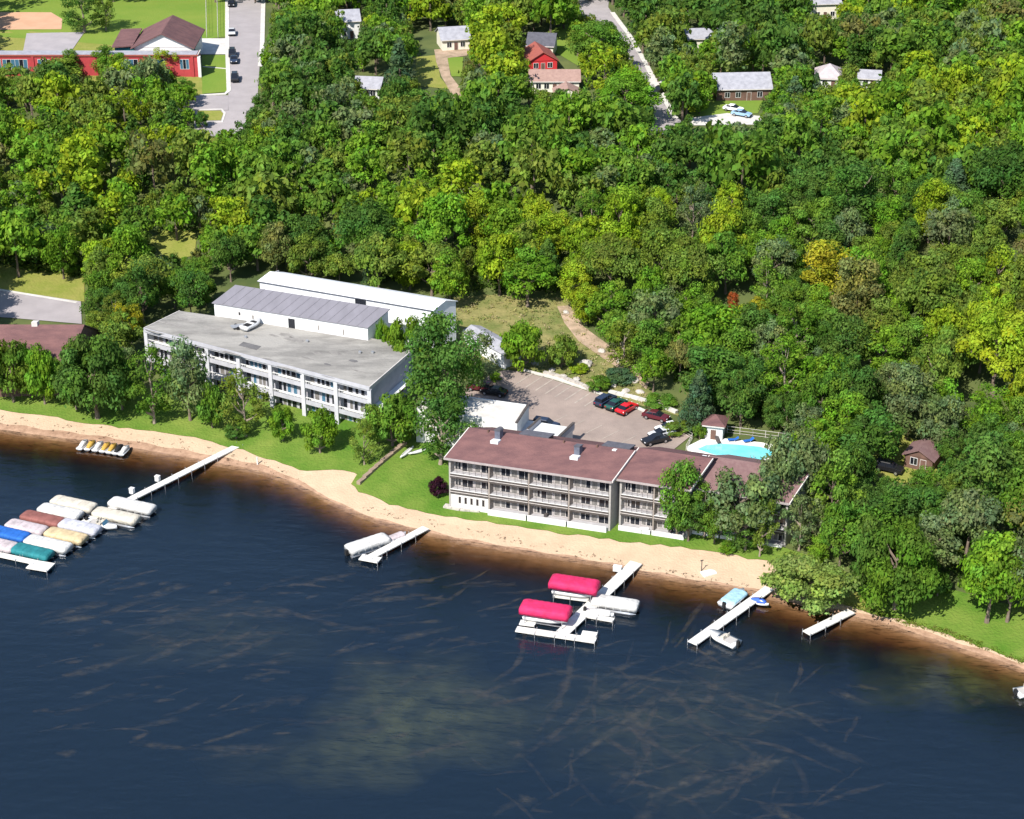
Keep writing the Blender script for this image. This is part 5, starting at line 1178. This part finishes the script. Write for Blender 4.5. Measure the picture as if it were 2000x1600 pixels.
# shoreline and garden trees, from left to right
for a in ((28, 786, 100, 150, 'shrub', 'mid green', 'round tree at the left edge in front of the red-brown lodge roof'), (88, 790, 78, 140, 'shrub', 'fresh green', 'tree right of the left-edge tree, by the lodge wall'),
          (192, 818, 150, 205, 'shrub', 'dark green', 'large dark tree between the lodge and the gravel-roofed block'), (240, 800, 90, 150, 'shrub', 'dark green', 'dark tree tucked behind the right side of the largest left tree'), (150, 800, 70, 120, 'shrub', 'dark green', 'dense dark bush at the foot of the large left tree'),
          (302, 828, 100, 165, 'airy', 'mid green', 'slender tree at the left corner of the gravel-roofed block'), (372, 822, 110, 165, 'round', 'grey-green', 'grey-green tree overlapping the left front of the gravel-roofed block'), (415, 836, 70, 110, 'shrub', 'mid green', 'small tree right of the grey-green tree before the block'),
          (480, 852, 95, 140, 'airy', 'olive green', 'yellowish airy tree beside the shore end of the marina dock'), (462, 858, 45, 45, 'shrub', 'dark green', 'dark bush where the marina dock meets the lawn'),
          (553, 862, 52, 88, 'shrub', 'fresh green', 'narrow bright young tree before the block, left of the two'), (625, 886, 70, 105, 'shrub', 'fresh green', 'wider bright young tree before the block pillars'),
          (712, 908, 58, 100, 'airy', 'olive green', 'small leaning tree at the right front corner of the block'), (766, 872, 105, 125, 'shrub', 'mid green', 'tree in front of the block end wall'), (738, 868, 60, 90, 'round', 'olive green', 'lower tree left of the end wall tree'),
          (862, 908, 125, 150, 'airy', 'dark green', 'lower airy tree at the left end of the motel'), (872, 862, 150, 262, 'tall', 'dark green', 'tall tree rising between the gravel-roofed block and the parking lot'), (930, 756, 95, 125, 'airy', 'grey-green', 'sparse grey tree right of the tall tree'),
          (1021, 722, 92, 122, 'shrub', 'fresh green', 'dense round green tree at the head of the parking lot'), (1096, 718, 72, 76, 'shrub', 'olive green', 'olive tree right of the dense round green tree'), (1168, 765, 46, 40, 'shrub', 'mid green', 'clipped round bush behind the parking kerb', ), (968, 746, 24, 26, 'shrub', 'fresh green', 'small bright bush at the left of the parking lot'),
          (1208, 745, 70, 36, 'shrub', 'blue-green', 'low spreading juniper on the bank above the cars'), (1290, 790, 70, 30, 'shrub', 'mid green', 'low hedge plant above the maroon car'), (1130, 728, 40, 24, 'shrub', 'bright yellow-green', 'low yellowish plant beside the slab-like boulder'),
          (1362, 838, 88, 130, 'cone', 'blue-green', 'dark spruce between the parking lot and the pool house'), (1322, 850, 50, 40, 'shrub', 'olive green', 'yellowish bush at the right end of the parking lot'), (1366, 858, 30, 40, 'shrub', 'mid green', 'small bush left of the pool house'),
          (1322, 1052, 92, 165, 'tall', 'mid green', 'tree overlapping the middle motel wing'), (1345, 1058, 75, 110, 'round', 'dark green', 'darker low tree at the foot of the middle wing tree'), (1440, 1062, 135, 170, 'round', 'grey-green', 'spreading shade tree in front of the far motel wing'), (1484, 1088, 60, 130, 'airy', 'olive green', 'thin tree with pale trunk right of the shade tree'),
          (1395, 1062, 60, 90, 'round', 'mid green', 'small tree between the two motel shade trees'), (1420, 1078, 40, 28, 'shrub', 'fresh green', 'low bush under the spreading shade tree'),
          (856, 972, 38, 52, 'shrub', 'dark purple', 'dark purple bush at the left front corner of the motel'),
          (1508, 1048, 115, 180, 'round', 'grey-green', 'tree overlapping the right end of the far motel wing'), (1375, 1050, 70, 120, 'airy', 'mid green', 'airy tree overlapping the junction of the motel wings'), (1545, 1015, 115, 195, 'round', 'grey-green', 'tall grey-green tree beside the motel right corner'), (1455, 1075, 80, 95, 'airy', 'dark green', 'low dark tree under the spreading shade tree'), (1590, 930, 90, 120, 'round', 'fresh green', 'tree beside the right end of the pool terrace'), (1640, 1110, 90, 150, 'round', 'mid green', 'tree right of the willow-like bush'),
          (1575, 1010, 110, 190, 'airy', 'grey-green', 'pale grey-green tree at the right end of the motel'), (1560, 1075, 70, 120, 'airy', 'grey-green', 'sparse tree below the pale grey-green one'), (1620, 1040, 110, 170, 'round', 'mid green', 'tree behind the willow bush'),
          (1578, 1184, 178, 146, 'shrub', 'willow green', 'broad willow-like bush at the end of the sand beach'), (1745, 1190, 190, 225, 'shrub', 'mid green', 'big shade tree on the right shore lawn'), (1700, 1150, 110, 180, 'shrub', 'dark green', 'dark tree at the left of the big shore tree'), (1690, 1165, 45, 40, 'shrub', 'dark green', 'dark low bush under the big shore tree'), (1830, 1165, 50, 70, 'shrub', 'dark green', 'dark bush right of the big shore tree'),
          (1928, 1218, 130, 205, 'round', 'fresh green', 'yellowish green tree with visible trunk near the right edge'), (1968, 1216, 110, 190, 'round', 'mid green', 'tree beside it with a second visible trunk at the right edge'), (2010, 1225, 120, 230, 'round', 'grey-green', 'grey-green tree cut by the right edge near the shore'),
          (165, 64, 90, 105, 'airy', 'dark green', 'dark tree at the edge of the clay infield'), (208, 60, 50, 80, 'airy', 'olive green', 'thin tree right of the infield tree'),
          (112, 165, 90, 62, 'round', 'olive green', 'tree in front of the school left of the plain red wall'), (205, 150, 44, 62, 'tall', 'mid green', 'slim tree before the school wall'), (325, 150, 60, 62, 'airy', 'bright yellow-green', 'yellowish tree before the right end of the school'), (262, 172, 70, 50, 'round', 'mid green', 'low tree before the school windows'),
          (395, 250, 30, 40, 'shrub', 'dark green', 'dark bush at the street corner'), (60, 205, 80, 70, 'round', 'mid green', 'tree below the left school windows'), (360, 200, 50, 50, 'round', 'mid green', 'tree at the corner of school and cross street'), (22, 170, 60, 50, 'round', 'olive green', 'tree below the left end of the school'), (140, 150, 40, 55, 'tall', 'mid green', 'slim tree left of the plain red school wall'), (240, 160, 40, 58, 'tall', 'fresh green', 'upright tree before the school window band'), (290, 165, 56, 56, 'airy', 'olive green', 'open tree before the school right of the upright one'),
          (1172, 138, 112, 112, 'round', 'mid green', 'big round tree beside the hill street'), (1222, 240, 118, 112, 'round', 'fresh green', 'big round tree left of the hill street end'), (1430, 622, 26, 54, 'tall', 'rust-orange', 'rust-orange tree alone in the green wood'),
          (105, 530, 60, 85, 'round', 'fresh green', 'small tree at the back of the left meadow'), (140, 536, 30, 28, 'shrub', 'mid green', 'bush at the right end of the left meadow'), (20, 500, 70, 60, 'round', 'dark green', 'dark tree at the back left of the meadow')):
    ptree(*a[:7], cat='bush' if a[4] == 'shrub' and 'bush' in a[6] or 'juniper' in a[6] or 'plant' in a[6] else 'tree', group=None)

for px, py, ytop, w, kd, lb in ((786, 676, 612, 86, 'shrub', 'round tree behind the gravel roof by the shed end'), (742, 668, 618, 40, 'shrub', 'narrow tree left of the round tree behind the gravel roof')):
    q = G(px, py, GZ) + frG.n * 1.5; z = float(hgt(q.x, q.y)); q.z = z; sc = proj(q)[2]; top = z
    while proj((q.x, q.y, top))[1] > ytop: top += .2
    plant(q, (top - z) / .95, w / sc / 2, kd, 'fresh green', lb); PLACED.append((q.x, q.y, 3))

# the woods
ZONES = [(lambda x, y: x < 500 and y < 330, 'in the woods below the red brick school'), (lambda x, y: x < 300, 'in the woods above the left meadow'), (lambda x, y: x < 620 and y > 330 and y < 640, 'in the woods left of the white sheds'),
         (lambda x, y: y < 190 and x < 1040, 'around the dirt driveway and grey-roofed houses'), (lambda x, y: y < 260 and x > 1240, 'around the houses right of the hill street'), (lambda x, y: y < 300, 'around the red and tan houses'),
         (lambda x, y: x < 1000, 'in the woods above the long white sheds'), (lambda x, y: x < 1350 and y < 620, 'in the woods above the grassy bank'), (lambda x, y: x < 1350, 'in the woods right of the grassy bank'), (lambda x, y: y < 560, 'in the woods at the upper right'), (lambda x, y: y < 830, 'in the woods above the pool'), (lambda x, y: True, 'in the woods behind the right shore')]
def blocked(p, H, rad):
    for ax, ay, ar in PLACED:
        if (ax - p.x) ** 2 + (ay - p.y) ** 2 < (ar * .75 + rad * .3) ** 2: return True
    for f in FOOT:
        if inside((p.x, p.y), f): return True
    x0, y0, s = proj((p.x, p.y, p.z + .57 * H)); ry = s * math.hypot(.40 * H * CP, rad * SP); rx = s * rad
    if not (-250 < x0 < 2250): return True
    near = [c for c in CLEAR if min(q[0] for q in c) < x0 + rx and max(q[0] for q in c) > x0 - rx and min(q[1] for q in c) < y0 + ry and max(q[1] for q in c) > y0 - ry]
    for c in near:
        for k, n in ((.93, 18), (.55, 10), (0, 1)):
            for i in range(n):
                a = 2 * math.pi * i / n
                if inside((x0 + math.cos(a) * rx * k, y0 + math.sin(a) * ry * k), c): return True
        for q in c:
            if ((q[0] - x0) / rx) ** 2 + ((q[1] - y0) / ry) ** 2 < .85: return True
    return False
def grow_woods():
    cand = []; cell = {}
    r = random.Random(21)
    for _ in range(42000):
        x = r.uniform(-175, 175); y = r.uniform(196, 575)
        d = float(shore_d(x, y))
        if d < 9: continue
        z = float(hgt(x, y)); px, py, s = proj((x, y, z))
        if px < -70 or px > 2070 or py < -22 or py > 1260: continue
        rad = min(max(r.gauss(3.9, 1.05), 2.0), 6.6); kx = (int(x // 8), int(y // 8)); ok = True
        for i in (-1, 0, 1):
            for j in (-1, 0, 1):
                for (ax, ay, ar) in cell.get((kx[0] + i, kx[1] + j), ()):
                    if (ax - x) ** 2 + (ay - y) ** 2 < (.64 * (ar + rad)) ** 2: ok = False; break
                if not ok: break
            if not ok: break
        if not ok: continue
        H = rad * r.uniform(1.8, 2.7) + 1.8; p = Vector((x, y, z))
        if blocked(p, H, rad):
            rad *= .55; H *= .6
            if blocked(p, H, rad): continue
        cell.setdefault(kx, []).append((x, y, rad)); cand.append((s, p, H, rad))
    return cand
woods = grow_woods()
for py0 in range(0): pass
woods.sort(key=lambda w: -w[0])
print('WOODS', len(woods))
def pick(p):
    v = math.sin(p.x * .07 + 1.1) + math.sin(p.y * .06 + p.x * .03) + rng.gauss(0, 1.0)
    u = rng.random()
    if u < .02: return 'brownish olive'
    if u < .026: return 'yellow'
    if v > 1.75: return 'bright yellow-green'
    if v > .75: return rng.choice(('fresh green', 'olive green'))
    if v > -.4: return rng.choice(('mid green', 'olive green', 'fresh green'))
    if v > -1.1: return rng.choice(('grey-green', 'mid green'))
    return 'dark green'
far = []; near = []
for k, (s, p, H, rad) in enumerate(woods):
    col = pick(p); u = rng.random(); kind = 'round' if u < .74 else 'tall' if u < .9 else 'airy' if u < .97 else 'cone'
    if kind == 'cone': col = 'dark green' if rng.random() < .6 else 'blue-green'
    if k < 300:
        x, y, _ = proj((p.x, p.y, p.z + H * .6)); zone = next(z for f, z in ZONES if f(x, y)); shape = {'round': 'round-crowned', 'tall': 'upright', 'airy': 'open-crowned', 'cone': 'conifer-shaped'}[kind]; size = 'large' if rad > 4.6 else 'small' if rad < 3.0 else 'medium'
        near.append((f'{size} {col} {shape} tree {zone}', x, p, H, rad, kind, col))
    else: far.append((p, H, rad, kind, col))
ORD = ['leftmost'] + [w + ' from left' for w in 'second third fourth fifth sixth seventh eighth ninth tenth eleventh twelfth thirteenth fourteenth fifteenth sixteenth seventeenth eighteenth nineteenth twentieth'.split()]
kinds = {}
for t_ in near: kinds.setdefault(t_[0], []).append(t_)
for lb, ts in kinds.items():
    ts.sort(key=lambda t: t[1])
    for i, (_, x, p, H, rad, kind, col) in enumerate(ts):
        plant(p, H, rad, kind, col, lb if len(ts) == 1 else lb + ', ' + (ORD[i] if i < len(ORD) else 'rightmost'), group='trees of the wooded hillside')
def far_woods():
    LOD = {}; QS, TS = [], []; tr = MB()
    for p, H, rad, kind, col in far:
        i = rng.randrange(3); key = (kind, i)
        if key not in LOD: LOD[key] = leaf_cloud(500 + i * 13 + len(kind), kind, .38, 1.45)[:2]
        Q, ti = LOD[key]; a = rng.uniform(0, 6.28); c, s_ = math.cos(a), math.sin(a); q = Q.copy(); x = q[..., 0] * c - q[..., 1] * s_; y = q[..., 0] * s_ + q[..., 1] * c
        q = np.stack([x * rad + p.x, y * rad + p.y, q[..., 2] * H + p.z], -1); QS.append(q); k = rng.uniform(.88, 1.12); cc = COLS[col]
        TS.append(ti * np.array(cc) * k); tr.tube((p.x, p.y, p.z - .3), (p.x, p.y, p.z + H * .6), .3, .12, 5)
    o = bpy.data.objects.new('far_woodland', quad_mesh('far_woodland', np.concatenate(QS), np.concatenate(TS), M_leaf)); COL.objects.link(o); tag(o, 'dense far woodland crowns around the upper houses', kind='stuff')
    t = tr.build('far_woodland_trunks', M_bark, o); t['kind'] = 'stuff'
    print('FAR', len(far), sum(len(q) for q in QS) * 2)
if far: far_woods()
def scrub(name, label, polys, n, hmin, hmax, cols, avoid=()):
    r = random.Random(5); QS, TS = [], []
    for poly in polys:
        xs = [q[0] for q in poly]; ys = [q[1] for q in poly]; k = 0
        while k < n:
            x, y = r.uniform(min(xs), max(xs)), r.uniform(min(ys), max(ys))
            if not inside((x, y), poly): continue
            k += 1
            if any(inside((x, y), a) for a in avoid): continue
            p = T(x, y); w = r.uniform(hmin, hmax); m = r.randrange(9, 22); c = np.array(r.choice(cols)) * r.uniform(.8, 1.2)
            ctr = np.array([p.x, p.y, p.z]) + nr.normal(size=(m, 3)) * np.array([w * .6, w * .6, 0]) + np.array([0, 0, 1]) * nr.uniform(0, w, (m, 1)); t = nr.normal(size=(m, 3)); t[:, 2] *= .4; t /= np.linalg.norm(t, axis=1)[:, None]
            b = np.cross(t, nr.normal(size=(m, 3))); b /= np.linalg.norm(b, axis=1)[:, None]; sz = w * .32
            QS.append(np.stack([ctr - t * sz, ctr - b * sz * .7, ctr + t * sz, ctr + b * sz * .7], 1)); TS.append(np.repeat(c[None], m, 0) * nr.uniform(.75, 1.25, (m, 1)))
    o = bpy.data.objects.new(name, quad_mesh(name, np.concatenate(QS), np.concatenate(TS), M_leaf)); COL.objects.link(o); tag(o, label, kind='stuff')
scrub('scrub', 'rough scrub and dry tussocks on the bank behind the parking lot', [[(890, 585), (960, 578), (1060, 588), (1110, 585), (1140, 640), (1200, 690), (1270, 760), (1325, 812), (1240, 786), (1160, 758), (1062, 730), (1000, 716), (990, 640), (900, 625)]], 420, .2, .6, [(.42, .38, .16), (.26, .30, .09), (.36, .34, .12), (.20, .26, .08), (.45, .38, .22)])
scrub('understory', 'low undergrowth along the wood edges', [[(300, 455), (400, 450), (620, 520), (900, 572), (1100, 570), (1080, 540), (600, 480), (300, 430)], [(0, 480), (160, 500), (170, 545), (0, 520)], [(1130, 600), (1180, 600), (1340, 760), (1560, 850), (1560, 830), (1340, 720), (1200, 620)], [(1560, 900), (1700, 900), (1900, 960), (2000, 1150), (1860, 1140), (1640, 1080), (1560, 1000)]], 330, .5, 1.3, [(.09, .16, .025), (.13, .18, .03), (.06, .11, .025)])
scrub('shore_debris', 'dark drift debris and dry weed scattered along the beach', [[(0, 808), (200, 836), (380, 862), (520, 905), (590, 930), (580, 942), (500, 916), (380, 890), (200, 858), (0, 832)], [(700, 985), (1000, 1050), (1300, 1110), (1460, 1140), (1460, 1148), (1300, 1122), (1000, 1064), (700, 998)]], 170, .06, .22, [(.06, .045, .03), (.12, .085, .055), (.03, .025, .02)])
scrub('shore_plants', 'rough grass tufts along the right bank', [[(1640, 1180), (1700, 1188), (1850, 1232), (2000, 1288), (2000, 1298), (1850, 1243), (1700, 1200)]], 260, .15, .4, [(.16, .22, .03), (.22, .22, .06), (.10, .17, .02)])
print('OBJECTS', len(bpy.data.objects))
